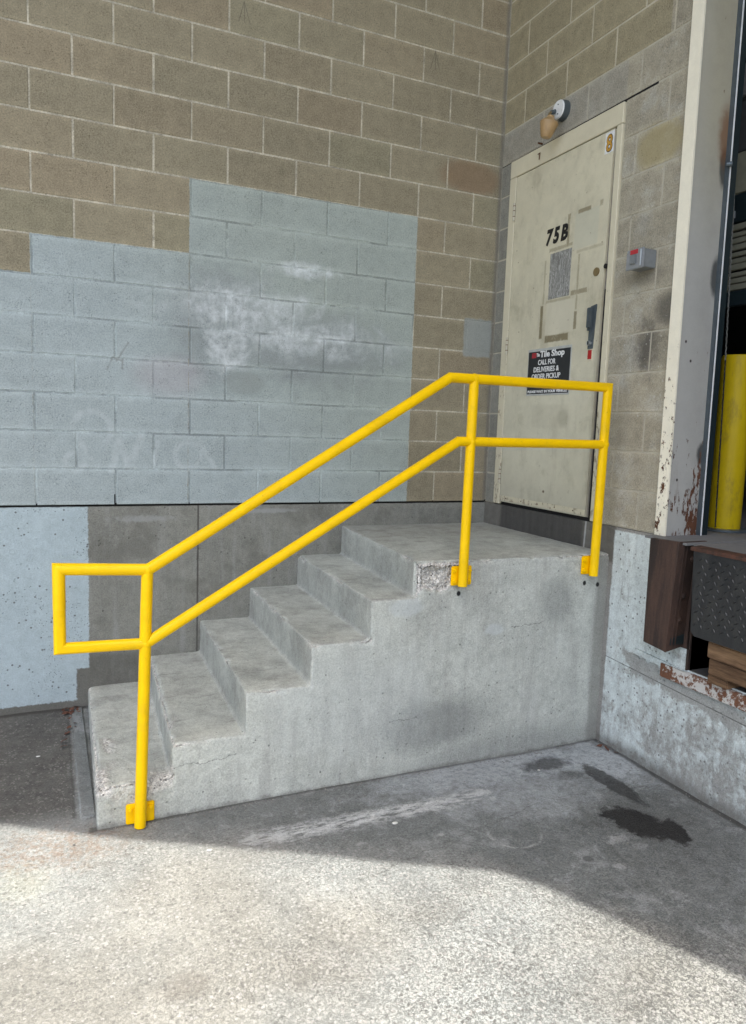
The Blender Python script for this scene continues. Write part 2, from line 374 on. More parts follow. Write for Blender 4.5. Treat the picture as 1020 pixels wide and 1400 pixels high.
def m_ground():
    g = G('worn pavement'); X, Y = g.X, g.Y
    fine = g.noise(150, 3, .75); mid = g.noise(26, 5, .65); big = g.noise(1.7, 6, .62, dist=.4)
    # stones
    wv = g.n('ShaderNodeVectorMath'); wv.operation = 'MULTIPLY_ADD'
    g.l(g.noise(60, 2, col=True), wv.inputs[0]); wv.inputs[1].default_value = (.012, .012, .012); g.l(g.P, wv.inputs[2])
    def vv(scale, feat, out=0):
        n = g.n('ShaderNodeTexVoronoi'); n.feature = feat; n.inputs['Scale'].default_value = scale
        g.l(wv.outputs[0], n.inputs['Vector']); return n.outputs[out]
    c1 = vv(78, 'F1', 1); s1 = g.n('ShaderNodeSeparateColor'); g.l(c1, s1.inputs[0])
    d1 = vv(78, 'F1', 0)
    e1 = vv(78, 'DISTANCE_TO_EDGE')
    stone = g.mul(g.sm(s1.outputs[0], .5, .62), g.sm(d1, .62, .40))
    zone = g.sm(g.add(g.add(g.mul(g.sub(X, g.mul(Y, .35)), .35), g.cen(big, 2.0)), 0.0), -.9, .3)    # more open texture to the right
    left = g.sm(g.add(X, g.cen(big, .5)), -2.3, -2.9)
    basec = g.scale((.315, .328, .315), g.add(1.0, g.add(g.cen(fine, 1.0), g.add(g.cen(mid, .35), g.cen(big, .35)))))
    warm = g.scale((.30, .295, .265), g.add(1.0, g.add(g.cen(fine, 1.0), g.cen(mid, .35))))
    col = g.mix(g.sm(g.noise(.9, 4, off=(3, 3, 0)), .4, .65), basec, warm)
    worm = g.noise(135, 2, .6, dist=.8); worm2 = g.noise(70, 4, .75, off=(9, 2, 0), dist=.4); lump = g.noise(9, 4, .6, off=(2, 9, 0))
    gaps = g.mx(g.mul(g.sm(g.add(worm, g.cen(lump, .12)), .51, .56), .8), g.mul(g.sm(g.add(worm2, g.cen(lump, .14)), .585, .62), .95))
    col = g.mix(g.mul(gaps, g.add(.22, g.mul(zone, .5))), col, g.scale((.085, .088, .085), g.add(1.0, g.cen(mid, .8))))
    col = g.scale(col, g.sm(g.noise(2.6, 5, .65, off=(8, 1, 0), dist=.5), .3, .7, .84, 1.12))
    dst = g.mix(s1.outputs[1], (.07, .072, .07), (.17, .165, .155))
    col = g.mix(g.mul(g.mul(stone, g.sm(s1.outputs[1], .35, .5)), g.add(.45, g.mul(zone, .4))), col, dst)
    pale = g.mul(g.sm(s1.outputs[2], .72, .8), g.sm(d1, .55, .35))
    col = g.mix(g.mul(pale, .6), col, (.43, .42, .40))
    # apron by the walls: smoother, dirtier, cast shade painted in up to its edge
    shade_apr = g.sm(g.add(g.add(Y, g.sm(X, -1.25, -.8, 0, .5, True)), g.add(g.mul(X, .55), g.cen(g.noise(3, 5, .7), .35))), -2.85, -2.5)
    shade_apr = g.mul(shade_apr, g.sm(g.add(X, g.cen(mid, .06)), -2.75, -2.66))
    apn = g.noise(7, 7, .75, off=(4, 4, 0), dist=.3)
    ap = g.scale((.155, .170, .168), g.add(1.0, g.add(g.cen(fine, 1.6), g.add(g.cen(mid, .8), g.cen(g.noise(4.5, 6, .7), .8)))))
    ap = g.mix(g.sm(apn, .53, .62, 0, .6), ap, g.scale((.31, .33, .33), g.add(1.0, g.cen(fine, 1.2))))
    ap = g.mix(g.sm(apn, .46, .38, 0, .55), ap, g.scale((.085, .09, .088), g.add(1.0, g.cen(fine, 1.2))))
    col = g.mix(g.mul(shade_apr, .8), col, ap)
    # old asphalt left of the stairs
    asp = g.mul(g.sm(g.add(X, g.cen(g.noise(14, 4), .06)), -2.685, -2.73), g.sm(g.add(Y, g.cen(mid, .12)), -1.25, -1.02))
    ac = g.scale((.098, .095, .086), g.add(1.0, g.add(g.cen(fine, 1.8), g.add(g.cen(mid, 1.2), g.cen(g.noise(5, 6, .7), 1.3)))))
    ac = g.mix(g.mul(pale, .35), ac, (.3, .29, .27))
    col = g.mix(g.mul(asp, .9), col, ac)
    n30a = g.noise(44, 5, .75, off=(7, 0, 0))
    rust = g.mul(g.blob(X, -2.78, .26, Y, -1.36, .13, g.cen(g.noise(9, 6, .75), 2.8), .7), g.sm(n30a, .38, .62))
    col = g.mix(g.mul(rust, .55), col, (.22, .135, .08))
    # white dusty corner beside the stairs and the scuffed paint line
    n7 = g.noise(8, 7, .75, off=(1, 0, 0)); n30 = g.noise(36, 5, .75)
    wc = g.mx(g.blob(X, -.75, .6, Y, -1.38, .15, g.cen(n7, 1.8), .5), g.mul(g.blob(X, -.16, .2, Y, -1.50, .24, g.cen(n7, 2.2), .5), .9), g.mul(g.blob(X, -.75, .35, Y, -1.62, .2, g.cen(n7, 2.6), .6), .6))
    col = g.mix(g.mul(g.mul(wc, g.sm(n30, .3, .6, .35, 1)), .85), col, (.50, .54, .56))
    ln = g.seg(X, Y, (-2.05, -1.57), (-.95, -1.575), .05, g.cen(n30, .10), .03)
    ln = g.mul(ln, g.sm(g.noise(13, 6, .75, sc=(1, 3, 1)), .4, .56))
    col = g.mix(g.mul(ln, .85), col, (.60, .62, .62))
    rg = g.mul(g.ring(X, -1.0, Y, -1.90, .115, .006, g.cen(mid, .008)), g.sm(g.add(Y, g.mul(X, .4)), -2.26, -2.36))
    col = g.mix(g.mul(g.mul(rg, g.sm(n30, .35, .6)), .5), col, (.45, .47, .45))
    for cx, cy, rx, ry in ((-.62, -2.10, .05, .02), (-.75, -2.26, .03, .02), (-1.65, -1.74, .02, .012), (-1.3, -1.80, .012, .01)):
        col = g.mix(g.mul(g.blob(X, cx, rx, Y, cy, ry, g.cen(n30, 4.5), .5), .5), col, (.45, .46, .45))
    # oil and wet spots
    e = g.cen(g.noise(11, 6, .72), 1.5)
    u = g.add(X, g.mul(Y, -.12)); 
    eo = g.add(e, g.cen(g.noise(42, 5, .75), .7))
    oil = g.mx(g.blob(g.add(X, g.mul(Y, .22)), -.885, .105, Y, -2.05, .155, eo, .16), g.blob(g.add(X, g.mul(Y, -.30)), .30, .06, Y, -2.16, .10, eo, .18))
    oil2 = g.mx(g.mul(g.blob(X, -.29, .055, Y, -1.70, .22, e, .18), 1.0), g.mul(g.blob(X, -.47, .13, Y, -1.42, .07, g.mul(e, 1.6), .4), .95),
                g.mul(g.blob(X, -.44, .08, Y, -1.56, .045, g.mul(e, 1.4), .4), .45), g.mul(g.blob(X, -.83, .022, Y, -2.17, .02, None, .3), .7))
    e2 = g.cen(g.noise(24, 6, .75), 2.2)
    halo = g.mx(g.blob(X, -.36, .22, Y, -2.04, .24, e2, .7), g.mul(g.blob(X, -.9, .3, Y, -1.45, .2, e2, .8), .5))
    col = g.mix(g.mul(halo, .4), col, g.scale((.075, .075, .07), g.add(1.0, g.cen(fine, 1.0))))
    ym = g.mx(oil, g.mul(oil2, .8))
    col = g.mix(g.mul(ym, .97), col, g.scale((.022, .021, .020), g.add(1.0, g.add(g.cen(fine, 1.6), g.cen(mid, 1.0)))))
    for cx, cy, r, a in ((-2.44, -2.26, .07, .45), (-2.05, -1.62, .12, .25), (-1.55, -2.2, .1, .15), (-1.2, -2.75, .15, .15), (-2.0, -2.3, .16, .2)):
        col = g.mix(g.mul(g.blob(X, cx, r, Y, cy, r * .8, g.cen(mid, 1.4), .5), a), col, (.15, .135, .115))
    col = g.mix(g.mul(g.blob(X, -2.9, .08, Y, -1.55, .1, g.cen(mid, 2.2), .8), .14), col, (.36, .34, .15))
    jc = g.cen(g.noise(5, 6, .7, off=(2, 2, 0)), .16)
    for p, q in (((-1.75, -1.95), (-.65, -1.72)), ((-.65, -1.72), (-.02, -1.80)), ((-3.4, -2.9), (-2.1, -2.45))):
        col = g.mix(g.mul(g.seg(X, g.add(Y, jc), p, q, .0015, None, .003), .6), col, (.06, .06, .055))
    # hairline dirt where the ground meets walls and stairs
    crk = g.mx(g.mul(g.box(X, -2.66, 0.02, Y, -1.276, -1.24, .008, g.cen(n30, .05)), .8), g.sm(g.add(X, g.cen(mid, .03)), -.045, -.02), g.sm(g.add(Y, g.cen(mid, .03)), -.05, -.02),
               g.mul(g.box(X, -2.72, -2.708, Y, -1.15, 0, .006, g.cen(mid, .035)), .7))
    col = g.mix(g.mul(crk, .75), col, (.05, .048, .042))
    h = g.add(g.add(g.mul(gaps, g.add(-.6, g.mul(zone, -.8))), g.mul(fine, .6)), g.mul(mid, .9))
    rough = g.sub(.93, g.mul(ym, .25))
    return g.done(col, rough, h, .0035, .9)

def m_yellow(name, c=(.92, .57, .001), dirty=.0):
    g = G(name); f = g.sm(g.noise(12, 4), .3, .7, .94, 1.05, True)
    col = g.scale(c, f)
    if dirty: col = g.mix(g.mul(g.sm(g.noise(9, 6, .75, sc=(1, 1, .35)), .5, .66), dirty), col, (.24, .18, .03))
    else:
        col = g.mix(g.sm(g.noise(7, 5, .7, off=(1, 9, 1)), .5, .72, 0, .28), col, (.55, .36, .02))
        col = g.mix(g.mul(g.sm(g.noise(55, 4, .8, off=(3, 3, 3)), .665, .69), .6), col, (.22, .13, .03))
    return g.done(col, .36, g.noise(140, 3), .0006, 1, 0, .2)

def m_door():
    g = G('stained cream paint of the door'); Y, Z = g.Y, g.Z
    fine = g.noise(200, 3, .7); mid = g.noise(10, 5, .65); big = g.noise(2.2, 5, .65, dist=.6)
    v = g.add(1.0, g.add(g.cen(fine, .25), g.add(g.cen(mid, .28), g.cen(big, .45))))
    col = g.scale((.58, .54, .40), v)
    col = g.mix(g.sm(Z, 1.2, .5, 0, .45), col, g.scale((.56, .55, .44), v))
    col = g.mix(g.sm(g.noise(6, 7, .75, off=(1, 1, 9)), .5, .72, 0, .5), col, g.scale((.36, .335, .23), v))
    col = g.mix(g.mul(g.sm(g.noise(34, 5, .8, off=(1, 6, 9)), .63, .70), .6), col, (.22, .18, .11))
    col = g.mix(g.mul(g.sm(g.noise(4, 6, .7, sc=(1, 1.6, .5), off=(0, 4, 2)), .5, .7), .4), col, (.34, .30, .21))
    col = g.mix(g.mul(g.sm(Z, .35, .03), .3), col, (.33, .31, .25))
    # overpainted rectangles where notices were
    col = g.mix(g.mul(g.box(Y, -1.0, -.80, Z, 1.54, 1.74, .004), .5), col, (.50, .50, .40))
    col = g.mix(g.mul(g.box(Y, -.84, -.58, Z, 1.08, 1.27, .006, g.cen(mid, .02)), .6), col, (.60, .565, .44))
    col = g.mix(g.mul(g.box(Y, -.85, -.5, Z, .52, .66, .01), .15), col, (.33, .30, .22))
    col = g.mix(g.mul(g.blob(Y, -.80, .05, Z, .58, .05, g.cen(mid, .7), .4), .4), col, (.27, .25, .18))
    j = g.cen(g.noise(60, 4, .7), .012)
    tapes = [(-.756, -.734, 1.575, 1.755, .75), (-.93, -.822, 1.735, 1.758, .8), (-1.027, -1.002, 1.735, 1.765, .55), (-.548, -.522, 1.065, 1.26, .95),
             (-.80, -.582, 1.035, 1.075, .95), (-.866, -.842, 1.09, 1.19, .85), (-.94, -.80, 1.285, 1.312, .7), (-.79, -.575, 1.57, 1.59, .55),
             (-1.05, -.83, 1.517, 1.533, .3), (-.553, -.538, 1.27, 1.53, .4), (-.862, -.848, 1.2, 1.51, .5), (-.80, -.57, 1.27, 1.285, .4)]
    tm = None
    for a, b, c, d, k in tapes:
        q = g.mul(g.box(Y, a, b, Z, c, d, .004, j), k); tm = q if tm is None else g.mx(tm, q)
    tm = g.mul(tm, g.sm(g.noise(22, 4, .7), .28, .5, .35, 1))
    col = g.mix(tm, col, g.scale((.21, .175, .10), g.add(1.0, g.cen(fine, .4))))
    sp = g.mul(g.sm(g.vor(16, 'F1', 0), .09, .05), g.sm(g.noise(3, 2), .5, .6))
    col = g.mix(g.mul(sp, .7), col, (.15, .10, .06))
    col = g.mix(g.mul(g.blob(Y, -.66, .010, Z, .13, .008, None, .4), .9), col, (.1, .06, .03))
    col = g.mix(g.mul(g.box(Y, -1.10, -1.035, Z, 1.99, 2.13, .004), .8), col, (.60, .57, .45))
    edge = g.mul(g.sm(g.add(Y, g.cen(mid, .04)), -1.03, -1.06), g.sm(Z, 1.4, .9))
    col = g.mix(g.mul(edge, .3), col, (.25, .22, .16))
    return g.done(col, .55, g.add(g.noise(50, 4), g.mul(mid, 2.0)), .0012, .7, 0, .4)

def m_frame(name, c, rust, seed=0.0):
    g = G(name); fine = g.noise(200, 3); mid = g.noise(14, 5, .7, off=(seed, 0, 0)); big = g.noise(3, 5, .7)
    col = g.scale(c, g.add(1.0, g.add(g.cen(fine, .12), g.add(g.cen(mid, .22), g.cen(big, .25)))))
    low = g.sm(g.Z, 2.0, 0, .0, .15)
    r = g.add(g.noise(30, 6, .75, off=(seed, 4, 0), sc=(1, 1, .6)), low)
    rm = g.mul(g.sm(r, .70, .72), rust)
    col = g.mix(rm, col, g.mix(mid, (.035, .018, .012), (.16, .07, .03)))
    return g.done(col, .6, g.add(mid, g.mul(rm, -1.5)), .0015, .8, 0, .35)

def m_reveal():
    g = G('worn steel of the dock jamb'); Z, X = g.Z, g.X
    fine = g.noise(200, 3); mid = g.noise(14, 5, .7); big = g.noise(2.5, 5, .7)
    v = g.add(1.0, g.add(g.cen(fine, .12), g.add(g.cen(mid, .25), g.cen(big, .25))))
    col = g.mix(g.sm(Z, 2.1, 1.2), g.scale((.37, .345, .26), v), g.scale((.36, .355, .325), v))
    col = g.mix(g.sm(g.add(X, g.mul(Z, .03)), .19, .05, 0, .25), col, (.5, .5, .47))
    for cz, h, rr in ((1.78, .09, 1.0), (1.27, .09, .9), (.41, .055, .8)):
        col = g.mix(g.mul(g.blob(X, .195, .035, Z, cz, h, g.cen(mid, .6), .3), .85), col, (.03, .035, .035))
    col = g.mix(g.mul(g.blob(X, .19, .045, Z, 1.93, .12, g.cen(mid, 1.2), .6), .8), col, (.17, .075, .03))
    r = g.add(g.noise(18, 6, .75, sc=(1.6, 1, .5)), g.sm(Z, .75, .0, 0, .16))
    r = g.add(r, g.sm(X, .05, .18, -.02, .04))
    rm = g.sm(r, .675, .70); col = g.mix(rm, col, g.mix(mid, (.04, .02, .014), (.19, .08, .04)))
    d = g.mul(g.sm(g.noise(8, 4, .7, sc=(1, 1, .3)), .55, .75), g.sm(Z, .5, .1)); col = g.mix(g.mul(d, .6), col, (.16, .12, .09))
    for x, z in ((.07, .86), (.04, .28), (.03, .95)): col = g.mix(g.blob(X, x, .006, Z, z, .007, None, .4), col, (.03, .02, .02))
    return g.done(col, .6, g.add(mid, g.mul(rm, -1.5)), .0015, .8, 0, .35)

def m_rusty(name, a, b, sc=7, metal=.2, rough=.75, stz=.3):
    g = G(name); n = g.noise(sc, 6, .7, sc=(1, 2.5, stz)); f = g.noise(150, 3)
    col = g.mix(g.sm(n, .35, .7), a, b); col = g.scale(col, g.add(1.0, g.cen(f, .6)))
    return g.done(col, rough, g.add(n, g.mul(f, .5)), .003, .8, metal, .4)

def m_channel():
    g = G('peeling white paint on rusted steel'); n = g.noise(22, 6, .75); f = g.noise(150, 3)
    pa = g.scale((.55, .53, .49), g.add(1.0, g.cen(f, .3))); ru = g.mix(g.noise(60, 3), (.24, .10, .05), (.09, .05, .035))
    col = g.mix(g.sm(g.add(n, g.sm(g.Y, -1.70, -1.78, .14, 0)), .47, .56), pa, ru)
    return g.done(col, .8, g.add(n, f), .003, .8)

def m_paper():
    g = G('weathered printed notice'); 
    st = g.noise(46, 2, .5, sc=(1, 1.7, .16), dist=1.3)
    ln = g.sm(g.m('ABSOLUTE', g.sub(g.m('FRACT', g.mul(st, 7.0)), .5)), .28, .42)
    col = g.mix(ln, (.19, .185, .165), (.52, .52, .49))
    col = g.mix(g.sm(g.noise(9, 3), .45, .65, 0, .35), col, (.13, .13, .12))
    return g.done(col, .6)

def m_wood():
    g = G('dock timber'); n = g.noise(5, 5, .7, sc=(1, .8, 7)); f = g.noise(80, 4, sc=(1, .2, 2))
    col = g.mix(g.sm(n, .3, .7), (.10, .055, .03), (.25, .15, .08))
    col = g.scale(col, g.add(1.0, g.add(g.cen(f, .5), g.cen(g.rnd(), .4))))
    return g.done(col, .85, g.add(n, f), .003, .8)

MAT = dict(
    blockA=m_block('painted block face left wall', 'A'), blockB=m_block('block face door wall', 'B'),
    mortA=m_mortar('mortar left wall', 'A'), mortB=m_mortar('mortar door wall', 'B'),
    stairs=m_stairs(), foundA=m_foundA(), foundB=m_foundB(), ground=m_ground(),
    yellow=m_yellow('yellow railing paint'), bollard=m_yellow('old yellow paint', (.52, .38, .008), .6),
    door=m_door(), dframe=m_frame('cream paint of the door frame', (.60, .555, .41), .5), trim=m_frame('chipped cream jamb edge', (.82, .77, .62), 1.0, 3.0),
    reveal=m_reveal(), gap=plain('black joint filler', (.012, .011, .010), .95), weather=plain('grey door seal', (.22, .20, .17), .8),
    black=plain('black print', (.008, .008, .008), .6, bump=.0), white=plain('white print', (.75, .75, .73), .6, bump=.0),
    gold=plain('gold print', (.50, .27, .04), .5), red=plain('red sticker', (.36, .012, .012), .5), redlab=plain('red label', (.42, .03, .04), .5),
    greybox=plain('grey enamel', (.20, .215, .22), .45, .1), greylight=plain('light grey enamel', (.27, .28, .285), .4, .1), greydark=plain('dark grey metal', (.095, .115, .125), .4, .4),
    steel=plain('bare steel', (.55, .57, .58), .3, .9), brass=plain('worn brass', (.23, .17, .08), .5, .4),
    hinge=plain('painted hinge', (.48, .45, .35), .55), pale=plain('white enamel plate and painted glint', (.72, .73, .72), .4), tan=plain('yellowed lamp glass', (.36, .235, .11), .35, spec=.6),
    rust=m_rusty('rusty bolt', (.09, .04, .02), (.17, .08, .04)), bumper=m_rusty('brown rusted dock steel', (.035, .025, .021), (.095, .055, .040)),
    lip=m_rusty('dark tread plate', (.030, .031, .032), (.052, .052, .050), 4, .35, .55, 1), lipedge=m_rusty('rusted hinge edge', (.05, .03, .022), (.13, .055, .035)), lozenge=m_rusty('worn raised treads', (.05, .05, .05), (.085, .085, .08), 9, .5, .45),
    channel=m_channel(), rubber=plain('green-black rubber seal', (.012, .021, .024), .45, bump=.001), wood=m_wood(), paper=m_paper(),
    signbg=plain('black sign face', (.022, .024, .026), .5), signedge=plain('sign border', (.42, .43, .40), .5),
    pitdark=plain('dirty pit concrete', (.11, .105, .095), .95), inside=plain('dark warehouse paint', (.05, .05, .05), .9),
    insfloor=plain('warehouse floor', (.16, .155, .145), .7), cream=plain('cream door section', (.24, .235, .17), .6), ribs=plain('ribbed door section', (.20, .20, .15), .6),
    dock=plain('dusty dock plate', (.17, .17, .165), .8), chain=plain('dark chain', (.05, .05, .05), .5, .6), chaing=plain('grey chain', (.22, .22, .2), .5, .6),
    leaf=plain('dry leaf', (.11, .05, .032), .8, var=.4), stone=plain('loose stones', (.26, .25, .23), .9, var=.6, sc=20), bright=plain('white scrap', (.6, .6, .57), .8),
    sun_blocker=plain('pale canopy metal', (.62, .60, .55), .7),
)

# ------------------------------------------------------------------ object helpers
def tag(o, label=None, cat=None, group=None, kind=None):
    if label: o['label'] = label
    if cat: o['category'] = cat
    if group: o['group'] = group
    if kind: o['kind'] = kind
    return o
def thing(name, loc, label, cat, group=None):
    o = bpy.data.objects.new(name, None); o.empty_display_size = .1; COL.objects.link(o); o.location = loc
    return tag(o, label, cat, group)
def wloc(o):
    v = Vector(o.location)
    while o.parent: o = o.parent; v += Vector(o.location)
    return v
def link(name, me, mat, parent=None, loc=None, smooth=False):
    "me is in world coordinates (loc None) or local to loc (world)"
    if mat and not me.materials: me.materials.append(mat)
    o = bpy.data.objects.new(name, me); COL.objects.link(o)
    base = wloc(parent) if parent else Vector((0, 0, 0))
    if loc is None:
        me.transform(Matrix.Translation(-base)); l = Vector((0, 0, 0))
    else: l = Vector(loc) - base
    o.location = l
    if parent: o.parent = parent
    if smooth: me.polygons.foreach_set('use_smooth', [True] * len(me.polygons)); me.update()
    return o
class B:
    def __init__(s): s.bm = bmesh.new()
    def box(s, x0, x1, y0, y1, z0, z1, bev=0.0, seg=1):
        r = bmesh.ops.create_cube(s.bm, size=1)['verts']
        for v in r: v.co = Vector(((x0 + x1) / 2 + v.co.x * (x1 - x0), (y0 + y1) / 2 + v.co.y * (y1 - y0), (z0 + z1) / 2 + v.co.z * (z1 - z0)))
        if bev:
            es = {e for v in r for e in v.link_edges}
            bmesh.ops.bevel(s.bm, geom=list(es), offset=bev, segments=seg, affect='EDGES', clamp_overlap=True)
        return s
    def hull(s, pts):
        vs = [s.bm.verts.new(p) for p in pts]; bmesh.ops.convex_hull(s.bm, input=vs); return s
    def prism(s, poly, axis, a, b):
        f = {'x': lambda p, t: (t, p[0], p[1]), 'y': lambda p, t: (p[0], t, p[1]), 'z': lambda p, t: (p[0], p[1], t)}[axis]
        A = [s.bm.verts.new(f(p, a)) for p in poly]; Bv = [s.bm.verts.new(f(p, b)) for p in poly]
        s.bm.faces.new(A); s.bm.faces.new(Bv[::-1]); n = len(poly)
        for i in range(n): s.bm.faces.new((A[i], Bv[i], Bv[(i + 1) % n], A[(i + 1) % n]))
        bmesh.ops.recalc_face_normals(s.bm, faces=s.bm.faces[:]); return s
    def cyl(s, p, q, r, r2=None, n=20):
        p, q = Vector(p), Vector(q); d = q - p
        m = Matrix.Translation((p + q) / 2) @ d.to_track_quat('Z', 'Y').to_matrix().to_4x4()
        bmesh.ops.create_cone(s.bm, cap_ends=True, segments=n, radius1=r, radius2=r if r2 is None else r2, depth=d.length, matrix=m); return s
    def sphere(s, c, r, sc=(1, 1, 1), u=16, v=8):
        m = Matrix.Translation(c) @ Matrix.Diagonal((*sc, 1)); bmesh.ops.create_uvsphere(s.bm, u_segments=u, v_segments=v, radius=r, matrix=m); return s
    def tube(s, pts, r, n=24, caps=True, nrm=(0, 1, 0)):
        "mitred tube along points in a plane with normal nrm"
        pts = [Vector(p) for p in pts]; N = Vector(nrm); rings = []
        for i, p in enumerate(pts):
            d0 = (p - pts[i - 1]).normalized() if i else None; d1 = (pts[i + 1] - p).normalized() if i < len(pts) - 1 else None
            d0 = d0 or d1; d1 = d1 or d0; t = (d0 + d1).normalized(); side = N.cross(t).normalized(); k = 1 / max(.3, t.dot(d1))
            rings.append([s.bm.verts.new(p + side * (math.cos(a) * r * k) + N * (math.sin(a) * r)) for a in [2 * math.pi * j / n for j in range(n)]])
        for A, Bv in zip(rings, rings[1:]):
            for j in range(n): s.bm.faces.new((A[j], A[(j + 1) % n], Bv[(j + 1) % n], Bv[j]))
        if caps: s.bm.faces.new(rings[0][::-1]); s.bm.faces.new(rings[-1])
        bmesh.ops.recalc_face_normals(s.bm, faces=s.bm.faces[:]); return s
    def mesh(s, name='m'):
        me = bpy.data.meshes.new(name); s.bm.to_mesh(me); s.bm.free(); return me
    def put(s, name, mat, parent=None, loc=None, smooth=False, angle=None):
        me = s.mesh(name)
        o = link(name, me, mat, parent, loc, smooth or angle is not None)
        if angle is not None: me.set_sharp_from_angle(angle=math.radians(angle))
        return o

# numpy value noise
_rs = np.random.RandomState(3); _T = _rs.rand(32768)
def vnoise(P, sc):
    p = P * sc; i = np.floor(p).astype(np.int64); f = p - i; f = f * f * (3 - 2 * f); r = 0
    for dx in (0, 1):
        for dy in (0, 1):
            for dz in (0, 1):
                h = _T[((i[:, 0] + dx) * 73856093 ^ (i[:, 1] + dy) * 19349663 ^ (i[:, 2] + dz) * 83492791) & 32767]
                wt = (f[:, 0] if dx else 1 - f[:, 0]) * (f[:, 1] if dy else 1 - f[:, 1]) * (f[:, 2] if dz else 1 - f[:, 2])
                r = r + h * wt
    return r
def fbm(P, sc, o=3): return sum(vnoise(P + 7.3 * k, sc * 2 ** k) * .5 ** k for k in range(o)) / sum(.5 ** k for k in range(o)) - .5

# ------------------------------------------------------------------ ground
def gz(x, y):
    yy = max(-1.25, min(0, y)); z = -1.158 + yy * .043
    return z + .012 * max(0, min(1, (-2.6 - x) / 1.0))
def axis(lo, hi, d0, far):
    a = list(np.arange(lo, hi, d0)); st = d0; v = hi
    while v < far: a.append(v); st *= 1.35; v += st
    a.append(far); st = d0; v = lo - st
    while v > -far: a.insert(0, v); st *= 1.35; v -= st
    a.insert(0, -far); return a
xs = axis(-3.8, .2, .03, 300); ys = axis(-4.2, .2, .03, 300)
V = np.array([(x, y, gz(x, y)) for y in ys for x in xs])
V[:, 2] += fbm(V * [1, 1, 0], 2.2, 3) * .014 * (np.abs(V[:, 0]) < 12) + fbm(V * [1, 1, 0], 16, 2) * .004
nx = len(xs)
F = [(j * nx + i, j * nx + i + 1, (j + 1) * nx + i + 1, (j + 1) * nx + i) for j in range(len(ys) - 1) for i in range(nx - 1)]
me = bpy.data.meshes.new('ground'); me.from_pydata(V.tolist(), [], F)
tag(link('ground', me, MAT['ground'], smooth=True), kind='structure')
# worn concrete strip beside the first step
bb = B(); bb.box(-2.700, -2.632, -1.17, -.02, -1.3, -1.144, .008, 3)
o = bb.put('concrete_strip', MAT['ground'], angle=50); tag(o, kind='structure')
for v in o.data.vertices: v.co.z += .043 * v.co.y + .006 * math.sin(v.co.y * 17); v.co.x += .008 * math.sin(v.co.y * 9)

# ------------------------------------------------------------------ block walls
BH, BL = .2032, .4064; ROWS = 18; TOP = 32
def block_mesh(L, H, side, name='block'):
    b = B(); D = .06; c = .0035
    b.box(-L / 2, L / 2, 0, D, -H / 2, H / 2)
    fe = [e for e in b.bm.edges if all(abs(v.co.y) < 1e-6 for v in e.verts)]
    bmesh.ops.bevel(b.bm, geom=fe, offset=c, segments=1, affect='EDGES')
    if side == 'B': bmesh.ops.rotate(b.bm, verts=b.bm.verts, cent=(0, 0, 0), matrix=Matrix.Rotation(-math.pi / 2, 3, 'Z'))
    me = b.mesh(name); me.materials.append(MAT['block' + side]); return me
_cache = {}
def put_block(parent, side, a0, a1, row, zlo=None, zhi=None, kind=None):
    "a: metres away from the inside corner"
    g = .0038; L = a1 - a0 - 2 * g; z0 = row * BH + g; z1 = (row + 1) * BH - g; H = z1 - z0
    if L < .02: return
    key = (side, round(L, 3), round(H, 3))
    if key not in _cache: _cache[key] = block_mesh(L, H, side)
    c = -(a0 + a1) / 2; j = random.uniform(-.0010, .0010); z = (z0 + z1) / 2
    link('block', _cache[key], None, parent, (c, j, z) if side == 'A' else (j, c, z))

wallA = thing('block_wall', (-2.4, 0, 0), 'long concrete block wall with brown upper courses and blue-grey painted patch behind the stairs', 'wall')
OFF = .415 - BL
for r in range(ROWS):
    e = OFF + (0 if r % 2 == 0 else BL / 2); edges = [0.0] + ([e] if e > .03 else []) + [e + BL * k for k in range(1, 13)]
    if e <= .03: edges = [0.0] + [e + BL * k for k in range(1, 13)]
    for a, b in zip(edges, edges[1:]):
        if a > 4.9: break
        put_block(wallA, 'A', a, b, r)
bb = B()
for r in range(TOP):
    e = OFF + (0 if r % 2 == 0 else BL / 2)
    for k in range(-1 if r >= ROWS else 12, 26):
        a, b = max(0, e + BL * k), e + BL * (k + 1)
        if b > .05 and (r >= ROWS or a > 4.9 - 1e-6): bb.box(-b + .004, -a - .004, 0, .06, r * BH + .004, (r + 1) * BH - .004)
tag(bb.put('block_courses', MAT['blockA'], wallA), kind='stuff')
B().box(-10.5, .2, .0022, .0022 + .18, 0.012, TOP * BH).put('mortar', MAT['mortA'], wallA)
B().box(-10.5, .2, .012, .2, -.012, .012).put('joint_gap', MAT['gap'], wallA)
B().box(-2.4575, -2.4505, -.0012, .02, .0, .062).put('weep_slot', MAT['gap'], wallA)
# foundation, with the pour seam as a real groove
def grid_plane(name, a0, a1, z0, z1, d, mat, parent, side, amp=.003, extra=None, back=.2):
    A_ = np.arange(a0, a1 + d / 2, d); Z_ = np.linspace(z0, z1, max(2, int((z1 - z0) / d) + 1)); n = len(A_)
    P = np.array([(a, 0, z) for z in Z_ for a in A_]); q = fbm(P, 5, 3) * amp * 2 + fbm(P, 40, 2) * amp * .5
    if extra is not None: q = q + extra(P[:, 0], P[:, 2])
    P[:, 1] = q
    if side == 'B': P = np.stack([P[:, 1], P[:, 0], P[:, 2]], 1)
    F = [(j * n + i, j * n + i + 1, (j + 1) * n + i + 1, (j + 1) * n + i) for j in range(len(Z_) - 1) for i in range(n - 1)]
    if side == 'B': F = [f[::-1] for f in F]
    m_ = bpy.data.meshes.new(name); m_.from_pydata(P.tolist(), [], F); return link(name, m_, mat, parent, smooth=True)
def exA(x, z):
    return .006 * np.exp(-((x + 1.988) / .006) ** 2) + .004 * (z < -.93) * (x > -2.6) + .004 * np.exp(-((z + .004) / .006) ** 2)
